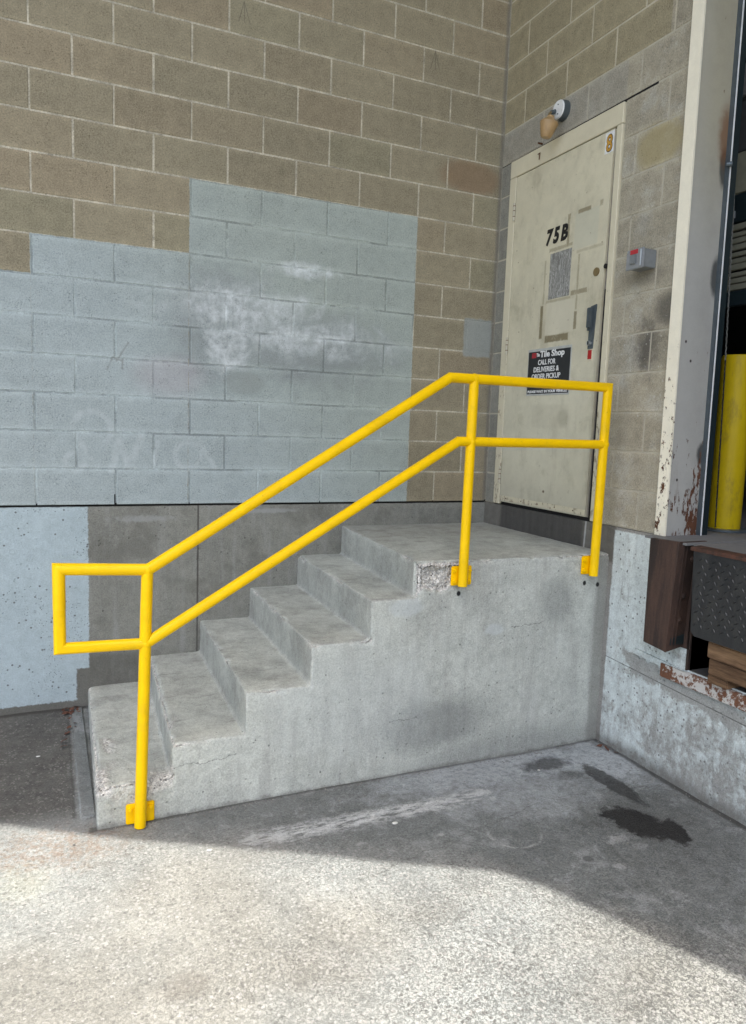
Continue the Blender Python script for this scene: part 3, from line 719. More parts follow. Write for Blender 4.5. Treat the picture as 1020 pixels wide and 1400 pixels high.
f1 = grid_plane('foundation', -10.5, .02, -1.45, -.007, .022, MAT['foundA'], wallA, 'A', .0025, exA)
B().box(-10.5, .2, .012, .2, -1.5, -.012).put('foundation_core', MAT['foundA'], wallA)

wallB = thing('block_wall', (0, -1.2, 0), 'raw concrete block wall around the cream door beside the loading dock', 'wall')
DY0, DY1, DZ = -.12, -1.142, 2.236          # door frame opening
TR = -1.585                                  # dock jamb
for r in range(ROWS):
    j0 = .221 if r % 2 == 0 else .0178
    ed = [0.0] + [j0 + BL * k for k in range(0, 5)]
    if r % 2: ed = [0.0] + [j0 + BL * k for k in range(1, 5)]
    for a, b in zip(ed, ed[1:]):
        if r >= 11: spans = [(a, min(b, -TR))]
        else: spans = [(a, min(b, -DY0)), (max(a, -DY1), min(b, -TR))]
        for p, q in spans:
            if q - p > .025: put_block(wallB, 'B', p, q, r)
for nm, (y0, y1, z0, z1) in dict(a=(-.2, .2, 0, TOP * BH), b=(-1.585, -1.142, 0.0, TOP * BH)).items():
    yy0, yy1 = (DY0, .0) if nm == 'a' else (y0, y1)
    B().box(.0025, .2, yy0, yy1, z0, z1).put('mortar', MAT['mortB'], wallB)
B().box(.0025, .2, -1.142, -.12, DZ, TOP * BH).put('mortar', MAT['mortB'], wallB)
# wall above the dock opening and beyond it
B().box(.003, .3, -4.25, TR, 3.2, TOP * BH).put('dock_lintel', MAT['mortB'], wallB)
bb = B()
for r in range(ROWS, TOP):
    for k in range(10): bb.box(0, .06, max(-4.24, -(k + 1) * BL + .004 - (r % 2) * BL / 2), min(-.004, -k * BL - .004 - (r % 2) * BL / 2), r * BH + .004, (r + 1) * BH - .004)
for r in range(-1, TOP):
    for k in range(16):
        y = -4.25 - BL * k - (BL / 2 if r % 2 else 0)
        bb.box(0, .06, y - BL + .004, y - .004, r * BH + .004 if r >= 0 else -.2, (r + 1) * BH - .004)
tag(bb.put('block_courses', MAT['blockB'], wallB), kind='stuff')
# black open joint over the door (course line 11), thicker to the right
B().hull([(-.001, -.0, 2.2300), (-.001, -1.36, 2.2290), (-.001, 0, 2.2335), (-.001, -1.36, 2.2395), (.02, 0, 2.2300), (.02, -1.36, 2.229), (.02, 0, 2.2335), (.02, -1.36, 2.2395)]).put('open_joint', MAT['gap'], wallB)
# foundation right: left of the pit, under the pit, beyond
PY = -1.845                                  # near edge of the leveller pit
def exB(y, z): return .004 * np.exp(-((z + .72) / .004) ** 2) - .002 * (y > -1.289)
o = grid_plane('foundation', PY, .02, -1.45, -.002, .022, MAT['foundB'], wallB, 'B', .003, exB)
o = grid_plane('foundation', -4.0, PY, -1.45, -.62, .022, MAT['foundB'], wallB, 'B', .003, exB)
B().box(.012, .35, PY, .0, -1.5, -.003).put('foundation_core', MAT['pitdark'], wallB)
B().box(.012, 3, -4.0, PY, -1.5, -.622).put('foundation_core', MAT['pitdark'], wallB)
B().box(.0, 3, -11, -4.0, -1.5, -.003).put('foundation_core', MAT['foundB'], wallB)
B().box(1.2, 3, -4.0, PY, -.62, -.03).put('pit_wall', MAT['pitdark'], wallB)
# ledge: the concrete below the bumper steps out a little
b = B(); b.prism([(-1.50, -.612), (-1.845, -.628), (-1.845, -.66), (-1.50, -.64)], 'x', -.012, .02); b.put('ledge', MAT['foundB'], wallB)

# ------------------------------------------------------------------ canopy (unseen added roof, outlined to cast the curved shadow on the ground)
CZ = TOP * BH + .03; drop = (CZ + .30 + 1.21) / math.tan(math.radians(SUN_EL)); dropb = (CZ + 1.21) / math.tan(math.radians(SUN_EL))
edge = [(-14, -.35), (-6, -.55), (-4.2, -.75), (-3.4, -.93), (-3.0, -1.10), (-2.48, -1.40), (-1.88, -1.735), (-1.45, -1.98), (-1.28, -2.075), (-1.19, -2.15), (-1.12, -2.24), (-1.05, -2.38), (-.965, -2.56), (-.87, -2.76), (-.77, -2.93), (-.58, -3.25), (-.3, -3.8), (0, -4.5), (.2, -6), (.2, -12)]
# the lit boundary is made by the lower or upper rim, whichever reaches farther along the travel direction
poly = [(x - TX * dropb, y - TY * dropb) for x, y in edge] + [(6, -14), (6, 3), (-16, 3)]
b = B(); b.prism(poly, 'z', CZ, CZ + .10)
tag(b.put('sun_blocker', MAT['sun_blocker']), 'pale flat canopy slab added out of view to shade the corner', 'sun_blocker')

# ------------------------------------------------------------------ stairs
XA = [-2.605, -2.268, -1.972, -1.670, -1.366, -1.072]; XS = [-2.632, -2.330, -2.010, -1.708, -1.414, -1.178]
ZT = [-1.046, -.896, -.706, -.520, -.332, -.150]; ZS = [-1.036, -.893, -.702, -.514, -.326, -.153]
SD = -1.26
def prof(X, Zt):
    p = [(X[0], -1.5)]
    for i in range(6):
        p.append((X[i], Zt[i]))
        if i < 5: p.append((X[i + 1], Zt[i]))
    return p + [(.03, Zt[5]), (.03, -1.5)]
pa, ps = prof(XA, ZT), prof(XS, ZS)
b = B(); A_ = [b.bm.verts.new((x, .03, z)) for x, z in pa]; S_ = [b.bm.verts.new((x, SD, z)) for x, z in ps]
n = len(pa); b.bm.faces.new(A_); b.bm.faces.new(S_[::-1])
for i in range(n): b.bm.faces.new((A_[i], S_[i], S_[(i + 1) % n], A_[(i + 1) % n]))
bmesh.ops.triangulate(b.bm, faces=b.bm.faces[:]); bmesh.ops.recalc_face_normals(b.bm, faces=b.bm.faces[:])
tmp = bpy.data.objects.new('tmp', b.mesh('tmp')); COL.objects.link(tmp)
md = tmp.modifiers.new('r', 'REMESH'); md.mode = 'VOXEL'; md.voxel_size = .0085; md.adaptivity = 0
dg = bpy.context.evaluated_depsgraph_get(); em = bpy.data.meshes.new_from_object(tmp.evaluated_get(dg))
bpy.data.objects.remove(tmp)
nv = len(em.vertices); P = np.empty(nv * 3); em.vertices.foreach_get('co', P); P = P.reshape(-1, 3)
N = np.empty(nv * 3); em.vertices.foreach_get('normal', N); N = N.reshape(-1, 3)
t = np.clip(P[:, 1] / SD, 0, 1)
# distance to nosing lines and to the side edges
wear = np.zeros(nv); dmin = np.full(nv, 9.0)
sd_z = np.full(nv, -9.0)
for i in range(6):
    xn = XA[i] + (XS[i] - XA[i]) * t; zn = ZT[i] + (ZS[i] - ZT[i]) * t
    dmin = np.minimum(dmin, np.hypot(P[:, 0] - xn, P[:, 2] - zn))
    x1 = (XA[i + 1] + (XS[i + 1] - XA[i + 1]) * t) if i < 5 else np.full(nv, .1)
    inr = (P[:, 0] > xn - .01) & (P[:, 0] < x1 + .01)
    ds = np.hypot(np.abs(P[:, 2] - zn), np.abs(P[:, 1] - SD)); dmin = np.where(inr, np.minimum(dmin, ds), dmin)
n1 = fbm(P, 9, 4); n2 = fbm(P, 45, 3); n3 = fbm(P, 110, 2)
low = np.clip((-1.98 - P[:, 0]) / .45, 0, 1) * np.clip((-P[:, 1] - .4) / .4, 0, 1)       # the two lowest steps are the most worn
disp = -.0022 * n1 * 2 + n2 * .0016 + n3 * .0010
edgew = np.exp(-(dmin / .015) ** 2); w_ = np.clip(n1 * 5 + .25 + low * 1.1, 0, 1)
disp -= edgew * (.0015 + .026 * w_ ** 1.5 * np.clip(n2 * 1.6 + .5, 0, 1)) 
wear = np.maximum(wear, edgew * np.clip(n1 * 6 + .25 + low * 1.3, 0, 1) * .95)
rough_low = low * np.clip(fbm(P, 6, 3) * 6 + .5, 0, 1) * np.exp(-(dmin / .12) ** 2)
disp += rough_low * (n2 * .016 + n3 * .014 - .002); wear = np.maximum(wear, rough_low * .8)
disp += n3 * .0012 + n2 * .0012 * (P[:, 1] < SD + .01)
# broken landing corner
cx, cz = (P[:, 0] + 1.065) / .165, (P[:, 2] + .215) / .10
rr = n2 * .5 + np.sqrt(cx ** 2 + np.where(P[:, 2] > -.2, np.maximum(0, cz) * .3, cz) ** 2) + n1 * 1.9
chip = np.clip((1.05 - rr) * 6, 0, 1) * np.clip((-1.262 + .055 + .03 * n1 - P[:, 1]) * 0 + 1, 0, 1) * (P[:, 1] < -1.215 + .03 * n1)
topf = (P[:, 2] > -.165) & (P[:, 1] > SD + .006)
chip = np.where(topf, chip * np.clip((-1.232 - P[:, 1] + n2 * .03) / .01, 0, 1), chip)
disp -= chip * (.008 + .030 * (n2 + .35) + .016 * (n3 + .3)); wear = np.maximum(wear, chip)
P2 = P + N * disp[:, None]
em.vertices.foreach_set('co', P2.reshape(-1)); em.update()
vn = np.empty(nv * 3); em.vertices.foreach_get('normal', vn); vn = vn.reshape(-1, 3)
nf = len(em.polygons); quads = np.empty(nf * 4, dtype=np.int64) if all(p.loop_total == 4 for p in em.polygons[:50]) else None
faces = [tuple(p.vertices) for p in em.polygons]
Fa = np.array([(f[0], f[1], f[2], f[3] if len(f) > 3 else f[2]) for f in faces]); C_ = P[Fa].mean(1)
tC = np.clip(C_[:, 1] / SD, 0, 1); idx = np.zeros(nf, int)
for i in range(6): idx = np.where(C_[:, 0] > XA[i] + (XS[i] - XA[i]) * tC - .010, i, idx)
idx = np.where(C_[:, 1] < SD + .0035, 9, idx)
keep = (C_[:, 2] > -1.32) & (C_[:, 1] < .012) & (C_[:, 0] < .012)
stairs = thing('concrete_stairs', (-1.3, -.6, -1.2), 'worn grey concrete stairs and landing with five steps up to the cream door', 'stairs')
for k, nm in [(9, 'side_wall'), (0, 'step'), (1, 'step'), (2, 'step'), (3, 'step'), (4, 'step'), (5, 'landing')]:
    sel = np.where((idx == k) & keep)[0]
    if not len(sel): continue
    vs = np.unique(Fa[sel]); mp = np.full(nv, -1); mp[vs] = np.arange(len(vs))
    m_ = bpy.data.meshes.new(nm); m_.from_pydata(P2[vs].tolist(), [], [[int(mp[q]) for q in faces[i]] for i in sel])
    at = m_.attributes.new('wear', 'FLOAT', 'POINT'); at.data.foreach_set('value', wear[vs].astype(np.float32))
    m_.polygons.foreach_set('use_smooth', [True] * len(m_.polygons))
    m_.normals_split_custom_set_from_vertices(vn[vs].tolist())
    o = link(nm, m_, MAT['stairs'], stairs)
    if k == 5: tag(o, 'broken front left corner showing exposed stones')
bpy.data.meshes.remove(em)

# ------------------------------------------------------------------ handrail
RY = -1.300; R_ = .0238
rail = thing('handrail', (-1.3, RY, -1.2), 'bright yellow tubular steel handrail fixed to the side of the concrete stairs', 'handrail')
P1, P2_, P3, P4 = (-2.763, RY, -.100), (-2.431, RY, -.118), (-1.072, RY, .729), (-.127, RY, .734)
Q1, Q2, Q3, Q4 = (-2.762, RY, -.416), (-2.440, RY, -.424), (-1.012, RY, .433), (-.127, RY, .438)
B().tube([(-2.7625, RY, -.258), P1, P2_, P3, P4, (-.137, RY, -.262)], R_, 28).put('top_rail', MAT['yellow'], rail, angle=40)
B().tube([(-2.7625, RY, -.2585), Q1, Q2, Q3, Q4], R_ * .97, 28).put('mid_rail', MAT['yellow'], rail, angle=40)
B().tube([(-2.434, RY, -.13), (-2.464, RY, -1.212)], R_, 28).put('post', MAT['yellow'], rail, angle=40)
B().tube([(-.940, RY, .72), (-.949, RY, -.272)], R_, 28).put('post', MAT['yellow'], rail, angle=40)
for nm, c in (('weld', P2_), ('weld', Q2), ('weld', (-.941, RY, .432)), ('weld', Q4), ('weld', (-.94, RY, .73))):
    B().sphere(c, R_ * 1.10, u=20, v=12).put(nm, MAT['yellow'], rail, smooth=True)
def mount(x, z0, z1, tilt=0, xl=.058, xr=.058):
    y0, y1 = SD - .013, SD - .004
    pl = B().box(x - xl, x + xr, y0, y1, z0, z1, .004, 2).put('mounting_plate', MAT['yellow'], rail, angle=40)
    for sx in (-1, 1):
        w_ = xl if sx < 0 else xr
        for zz in (z1 - .022, z0 + .022):
            if zz == z0 + .022 and x < -2: continue
            cx = x + sx * (w_ - .016)
            B().cyl((cx, y0 + .001, zz), (cx, y0 - .009, zz), .0105, n=6).put('bolt', MAT['yellow'], pl)
            B().cyl((cx, y0 - .008, zz), (cx, y0 - .016, zz), .006, n=8).put('bolt', MAT['yellow'], pl)
mount(-2.460, -1.212, -1.122); mount(-.948, -.274, -.177, xl=.050, xr=.066); mount(-.136, -.258, -.158, xl=.060, xr=.040)

# ------------------------------------------------------------------ door
door = thing('steel_door', (0, -.63, 0), 'stained cream steel service door in its frame at the top of the stairs', 'door')
fx0, fx1 = -.014, .10
fr = B(); fr.box(fx0, fx1, -.188, -.120, .004, 2.118, .003); fr.put('frame_jamb', MAT['dframe'], door)
B().box(fx0, fx1, -1.140, -1.098, .004, 2.118, .003).put('frame_jamb', MAT['dframe'], door)
B().box(fx0, fx1, -1.140, -.120, 2.120, 2.226, .003).put('frame_head', MAT['dframe'], door)
B().box(.006, .05, -1.098, -.188, -.0, .018).put('threshold', MAT['gap'], door)
leaf = B().hull([(x, y, z) for x in (-.010, .034) for y, z in ((-.193, .022), (-.193, 2.114), (-1.052, .022), (-1.079, 2.112))]).put('leaf', MAT['door'], door)
B().box(.004, .04, -1.0985, -1.04, .02, 2.116).put('seal', MAT['weather'], door)
B().hull([(x, y, z) for x in (.0005, .01) for y, z in ((-1.068, .02), (-1.089, .02), (-1.075, 1.28), (-1.094, 1.28))]).put('dark_gap', MAT['gap'], door)
B().box(-.0125, -.009, -1.05, -.195, .030, .062, .001).put('kick_strip', MAT['dframe'], leaf)
for k in range(5):
    y = -.27 - k * .17; B().cyl((-.012, y, .046), (-.0145, y, .046), .004, n=8).put('rivet', MAT['rust'], leaf)
for z in (1.90, 1.05, .20):
    h = B().cyl((-.018, -.190, z - .055), (-.018, -.190, z + .055), .0075, n=12).put('hinge', MAT['hinge'], door)
    for q in (-.03, .005, .035): B().cyl((-.018, -.190, z + q), (-.018, -.190, z + q + .004), .0082, n=12).put('hinge_gap', MAT['rust'], h)
# lever plate
hp = B(); hp.hull([(x, y, z) for x in (-.016, -.010) for y, z in ((-1.035, 1.205), (-.992, 1.198), (-.988, 1.19), (-1.024, .965), (-.985, .965), (-1.037, 1.195))])
hp = hp.put('handle_plate', MAT['greydark'], leaf)
B().hull([(x, y, z) for x in (-.030, -.016) for y, z in ((-.990, 1.190), (-1.012, 1.19), (-.986, 1.065), (-1.008, 1.06))]).put('pull_handle', MAT['greydark'], leaf)
B().box(-.052, -.030, -1.020, -1.000, 1.075, 1.186, .004, 2).put('pull_handle', MAT['greydark'], leaf, angle=40)
B().cyl((-.016, -1.003, .995), (-.030, -1.003, .995), .014, n=18).put('lock_cylinder', MAT['steel'], leaf, angle=40)
B().box(-.034, -.029, -1.005, -1.001, .986, 1.006).put('key_slot', MAT['gap'], leaf)
B().box(-.0125, -.009, -1.024, -.982, .898, .962, .001).put('sticker_border', MAT['dframe'], leaf)
B().box(-.0140, -.0115, -1.019, -.987, .908, .958, .001).put('red_sticker', MAT['red'], leaf)
B().cyl((-.0, -1.012, 1.382), (-.0155, -1.012, 1.382), .023, n=24).put('deadbolt_cap', MAT['brass'], leaf, angle=40)
B().cyl((.0, -1.084, 1.40), (-.016, -1.084, 1.40), .013, n=16).put('latch_knob', MAT['gap'], door, angle=40)
B().box(-.0118, -.0095, -.787, -.592, 1.290, 1.558).put('notice_sheet', MAT['paper'], leaf)
FONT = Matrix(((0, 0, -1, 0), (-1, 0, 0, 0), (0, 1, 0, 0), (0, 0, 0, 1)))
def text(s, y, z, x, size, mat, parent, name='lettering', off=0.0, sx=1.0, shear=0.0, align='CENTER', depth=.0006, rot=0.0, space=1.0):
    c = bpy.data.curves.new('t', 'FONT'); c.body = s; c.size = size; c.extrude = depth; c.offset = off; c.align_x = align; c.align_y = 'BOTTOM_BASELINE'
    c.shear = shear; c.resolution_u = 3; c.space_character = space
    t_ = bpy.data.objects.new('t', c); COL.objects.link(t_)
    m_ = bpy.data.meshes.new_from_object(t_.evaluated_get(bpy.context.evaluated_depsgraph_get())); bpy.data.objects.remove(t_); bpy.data.curves.remove(c)
    m_.materials.clear()
    m_.transform(Matrix.Translation((x, y, z)) @ FONT @ Matrix.Rotation(rot, 4, 'Z') @ Matrix.Diagonal((sx, 1, 1, 1)))
    return link(name, m_, mat, parent)
B().box(-.0113, -.0096, -.735, -.515, 1.612, 1.705).put('number_patch', MAT['dframe'], leaf)
for ch, y in (('7', -.562), ('5', -.632), ('B', -.706)):
    text(ch, y, 1.620, -.0118, .120, MAT['black'], leaf, 'number', .0062, .86, .18)
B().box(-.0113, -.0096, -1.079, -1.012, 1.998, 2.105).put('number_patch', MAT['pale'], leaf)
text('8', -1.046, 2.008, -.0116, .118, MAT['black'], leaf, 'number', .0055, .80)
text('8', -1.046, 2.008, -.0124, .118, MAT['gold'], leaf, 'number', .0018, .80, depth=.0008)
# black shop sign
sg = B(); sg.box(-.0125, -.0098, -.845, -.428, .718, 1.004, .0008); sg = sg.put('sign_panel', MAT['signedge'], leaf)
B().box(-.0136, -.0122, -.838, -.435, .726, .988).put('sign_face', MAT['signbg'], sg)
xs_ = -.0140
B().box(xs_ - .0002, xs_ + .0008, -.512, -.468, .950, .980).put('logo_square', MAT['redlab'], sg)
for k in range(3):
    B().box(xs_ - .0005, xs_ - .0001, -.510, -.470, .956 + k * .008, .958 + k * .008).put('logo_line', MAT['signbg'], sg)
def fit(t_, y0, y1, z, cap, off):
    "one line of lettering from y0 (left) to y1 (right), capital height cap"
    o_ = text(t_, 0, 0, 0, cap / .70, MAT['white'], None, 'lettering', off); vs = o_.data.vertices
    a_, b_ = max(v.co.y for v in vs), min(v.co.y for v in vs); k_ = (y1 - y0) / (b_ - a_)
    for v in vs: v.co = Vector((xs_ + v.co.x, y0 + (v.co.y - a_) * k_, z + v.co.z))
    base = wloc(sg); o_.data.transform(Matrix.Translation(-base)); o_.parent = sg
fit('The', -.516, -.548, .957, .020, .0012)
fit('Tile Shop', -.552, -.785, .951, .036, .0016)
fit('CALL FOR', -.535, -.705, .905, .030, .0008)
fit('DELIVERIES &', -.495, -.742, .862, .030, .0008)
fit('ORDER PICKUP', -.478, -.758, .820, .030, .0008)
fit('PLEASE WAIT IN YOUR VEHICLE', -.445, -.828, .735, .015, .0007)
B().box(-.0137, -.013, -.838, -.435, .7245, .7265).put('sign_line', MAT['white'], sg)
# little bent hook on the head of the frame, rusty screw above it
hk = B(); hk.tube([(-.020, -.415, 2.185), (-.020, -.435, 2.187), (-.020, -.430, 2.150)], .0028, 8, nrm=(1, 0, 0)); hk.put('hook', MAT['rust'], door)
B().cyl((-.002, -.428, 2.245), (-.032, -.428, 2.245), .006, n=8).put('rusty_screw', MAT['rust'], door)

# ------------------------------------------------------------------ wall lamp
lamp = thing('wall_lamp', (0, -.60, 2.385), 'broken lamp on round grey box with white cover and tan shade above the door', 'lamp')
B().cyl((.0, -.622, 2.366), (-.040, -.622, 2.366), .058, .054, 32).put('box_base', MAT['greydark'], lamp, angle=40)
cv = B().cyl((-.040, -.622, 2.366), (-.047, -.622, 2.366), .053, .049, 32).put('cover', MAT['pale'], lamp, angle=40)
for dz in (-.026, .026): B().cyl((-.047, -.625, 2.366 + dz), (-.050, -.625, 2.366 + dz), .004, n=8).put('screw', MAT['greydark'], cv)
B().cyl((-.047, -.600, 2.362), (-.075, -.596, 2.352), .013, .012, 14).put('knuckle', MAT['greydark'], lamp, angle=40)
B().tube([(-.075, -.596, 2.352), (-.095, -.612, 2.335), (-.103, -.635, 2.300)], .010, 10, nrm=(1, 0, 0)).put('arm', MAT['brass'], lamp, angle=40)
def lathe(prof_, c, ax, n=28):
    b = B(); ax = Vector(ax).normalized(); q = ax.to_track_quat('Z', 'Y'); rings = []
    for r, h in prof_:
        rings.append([b.bm.verts.new(Vector(c) + q @ Vector((r * math.cos(2 * math.pi * k / n), r * math.sin(2 * math.pi * k / n), h))) for k in range(n)])
    for A, C in zip(rings, rings[1:]):
        for k in range(n): b.bm.faces.new((A[k], A[(k + 1) % n], C[(k + 1) % n], C[k]))
    b.bm.faces.new(rings[0][::-1]); b.bm.faces.new(rings[-1]); bmesh.ops.recalc_face_normals(b.bm, faces=b.bm.faces[:]); return b
lathe([(.020, 0), (.024, .012), (.045, .026), (.053, .036), (.052, .048), (.039, .090), (.030, .115), (.026, .119)], (-.105, -.640, 2.312), (-.12, .18, -1)).put('shade', MAT['tan'], lamp, angle=35)

# ------------------------------------------------------------------ grey switch box
ebx = thing('switch_box', (0, -1.31, 1.38), 'grey switch box with red label and latch on the blocks right of the door', 'switch box')
B().box(-.080, -.001, -1.438, -1.330, 1.326, 1.414, .003, 2).put('box', MAT['greybox'], ebx, angle=40)
cvr = B().box(-.092, -.0805, -1.443, -1.325, 1.321, 1.419, .003, 2).put('cover', MAT['greylight'], ebx, angle=40)
B().box(-.0935, -.0915, -1.405, -1.352, 1.394, 1.416, .0005).put('red_label', MAT['redlab'], cvr)
B().box(-.104, -.092, -1.398, -1.358, 1.344, 1.390, .004, 2).put('latch', MAT['greybox'], cvr, angle=40)
B().box(-.100, -.092, -1.434, -1.424, 1.330, 1.412, .003, 2).put('hasp', MAT['steel'], cvr, angle=40)
B().cyl((-.092, -1.336, 1.408), (-.095, -1.336, 1.408), .004, n=8).put('screw', MAT['steel'], cvr)

# ------------------------------------------------------------------ dock door frame
jam = thing('dock_door_frame', (.1, -1.6, 0), 'chipped cream and grey steel jamb of the loading dock opening with a rubber seal', 'door frame')
def slant(name, mat, x0, x1, yb0, yb1, yt0, yt1, z0=.0, z1=3.2, parent=jam):
    return B().hull([(x, y, z) for x in (x0, x1) for y, z in ((yb0, z0), (yb1, z0), (yt0, z1), (yt1, z1))]).put(name, mat, parent)
slant('front_trim', MAT['trim'], -.022, -.012, -1.655, -1.588, -1.628, -1.558, .002)
slant('reveal', MAT['reveal'], -.0118, .196, -1.648, -1.585, -1.620, -1.556, .0)
slant('track', MAT['greydark'], .1962, .205, -1.668, -1.60, -1.640, -1.58, .0)
slant('track_edge', MAT['pale'], .206, .2105, -1.672, -1.60, -1.644, -1.58, .0)  # white colour paints in the bright glint along the steel edge
slant('rubber_seal', MAT['rubber'], .212, .262, -1.660, -1.55, -1.632, -1.53, .0)
B().box(-.02, .2, -4.25, -1.66, 3.1, 3.2).put('head', MAT['trim'], jam)
B().box(-.02, .2, -4.25, -4.18, .0, 3.1).put('far_jamb', MAT['trim'], jam)
B().cyl((.185, -1.651, 1.79), (.20, -1.67, 1.79), .012, n=10).put('bolt', MAT['greydark'], jam)

# overhead door, pushed part way up, seen edge-on inside
od = thing('overhead_door', (.75, -2.6, 1.2), 'dim cream sectional overhead door pushed part way up inside the dock opening', 'overhead door')
XD = .58
B().box(XD, XD + .04, -4.3, -1.0, 1.79, 2.0, .004).put('panel', MAT['cream'], od)
B().box(XD, XD + .04, -4.3, -1.0, 1.64, 1.786, .004).put('panel', MAT['rubber'], od)
B().box(XD - .012, XD, -1.385, -1.31, 1.665, 1.70).put('label', MAT['greybox'], od)
for k in range(10):
    z = 1.285 + k * .0350; B().box(XD + (.0 if k % 2 else .004), XD + .03, -4.3, -1.0, z, z + .031 - (k % 3) * .004, .003).put('slat', MAT['ribs'], od)
B().box(XD, XD + .04, -4.3, -1.0, 2.004, 2.26, .004).put('panel', MAT['inside'], od)
B().box(XD, XD + .04, -4.3, -1.0, 2.264, 2.33, .004).put('panel', MAT['inside'], od)
B().box(XD - .02, XD, -1.42, -1.26, 2.28, 2.44).put('label', MAT['dock'], od)
B().box(XD, XD + .04, -4.3, -1.0, 2.50, 3.15, .004).put('panel', MAT['cream'], od)
B().box(XD, XD + .04, -4.3, -1.0, 1.20, 1.28, .004).put('bottom_bar', MAT['rubber'], od)

# ------------------------------------------------------------------ inside of the warehouse
room = thing('warehouse_room', (3, -2.5, 0), 'dark interior of the warehouse behind the dock opening', 'room')
B().box(3.0, 7, -11, 2.2, -.2, -.008).put('floor', MAT['insfloor'], room)
B().box(.36, 3.0, -1.84, 2.2, -.2, -.008).put('floor', MAT['insfloor'], room)
B().box(6.9, 7.0, -11, 2.2, 0, 3.6).put('wall', MAT['inside'], room)
B().box(.21, 7, 2.1, 2.2, 0, 3.6).put('wall', MAT['inside'], room)
B().box(.31, 7, -11, -10.9, 0, 3.6).put('wall', MAT['inside'], room)
B().box(.31, 7, -11, 2.2, 3.55, 3.65).put('ceiling', MAT['inside'], room)
# dark partition lining behind the block wall
B().box(.205, .21, -1.55, 2.1, 0, 3.55).put('wall_lining', MAT['inside'], room)
sh = thing('storage_rack', (3.0, -1.5, 0), 'dim steel storage rack standing deep inside the warehouse', 'rack')
for y in (-3.4, -1.2, .8):
    B().box(3.6, 3.68, y - .04, y + .04, 0, 3.2).put('upright', MAT['greybox'], sh)
for z in (.9, 1.75, 2.5): B().box(3.55, 4.4, -3.4, .8, z, z + .08).put('shelf', MAT['cream'], sh)

# yellow bollard inside the opening
bx, by, br, bt = .60, -1.47, .085, .93
bol = thing('bollard', (bx, by, 0), 'fat yellow steel bollard standing just inside the dock opening', 'bollard')
B().cyl((bx, by, -.005), (bx, by, bt), br, n=48).put('post', MAT['bollard'], bol, angle=40)
B().cyl((bx, by, bt), (bx, by, bt + .006), br * .97, br * .9, 48).put('cap', MAT['bollard'], bol, angle=40)
B().cyl((bx, by, -.006), (bx, by, .006), br + .05, n=32).put('base_plate', MAT['greydark'], bol, angle=40)
# hanging chain in front of it
ch = thing('pull_chain', (.46, -1.5, .02), 'thin dark pull chain hanging in front of the yellow bollard', 'chain')
def chain_mesh(x0, y0, z0, x1, y1, z1, mat, nm):
    bm_ = B(); n_ = int(abs(z1 - z0) / .017)
    for k in range(n_):
        f = (k + .5) / n_; x = x0 + (x1 - x0) * f; y = y0 + (y1 - y0) * f; z = z0 + (z1 - z0) * f
        d = .0045 if k % 2 else .0015; e_ = .0015 if k % 2 else .0045
        bm_.box(x - d, x + d, y - e_, y + e_, z - .0105, z + .0105, .001)
    return tag(bm_.put(nm, mat, ch), kind='stuff')
# points found along two camera rays so that it hangs plumb beside the door panel
chain_mesh(.46, -1.446, 2.3, .46, -1.507, .90, MAT['chaing'], 'links')
chain_mesh(.46, -1.507, .90, .46, -1.537, .02, MAT['chain'], 'links')

# ------------------------------------------------------------------ leveller, bumper, channel, timber
bp = thing('dock_bumper', (-.06, -1.75, -.53), 'dark brown rusted steel dock bumper at the left end of the leveller', 'bumper')
b = B(); b.hull([(-.115, -1.658, -.004), (-.115, -1.835, .004), (-.115, -1.664, -.520), (-.115, -1.802, -.532), (-.094, -1.658, -.002), (-.094, -1.835, .004), (-.094, -1.664, -.520), (-.094, -1.802, -.532)]); b.put('front_plate', MAT['bumper'], bp)
sp_ = B().hull([(-.116, -1.838, .004), (.060, -1.838, .004), (-.116, -1.806, -.534), (.040, -1.806, -.505), (-.116, -1.822, .004), (.060, -1.822, .004), (-.116, -1.790, -.53), (.040, -1.79, -.50)]).put('side_plate', MAT['bumper'], bp)
B().hull([(-.093, -1.662, -.003), (.0, -1.662, -.003), (-.093, -1.668, -.518), (0, -1.668, -.5), (-.093, -1.672, -.003), (.0, -1.672, -.003), (-.093, -1.678, -.518), (0, -1.678, -.5)]).put('side_plate', MAT['bumper'], bp)
B().box(-.006, .0, -1.852, -1.79, -.520, -.012).put('side_plate', MAT['bumper'], bp)  # thin dark sheet added over the white wall for the dark gap here
B().box(-.093, .0, -1.81, -1.672, -.50, -.012).put('core', MAT['rubber'], bp)
for x, z in ((-.02, -.08), (-.045, -.26), (-.05, -.375)):
    yy = -1.838 + (-z) * .06
    B().sphere((x, yy - .001, z), .015, (1, .5, 1), 14, 8).put('bolt', MAT['bumper'], sp_, smooth=True)
for k, x in enumerate((-.085, -.064)):
    B().hull([(x, -1.842, 0), (x + .006, -1.842, 0), (x, -1.812, -.5), (x + .006, -1.812, -.5), (x, -1.838, 0), (x + .006, -1.838, 0), (x, -1.808, -.5), (x + .006, -1.808, -.5)]).put('weld_rib', MAT['bumper'], sp_)

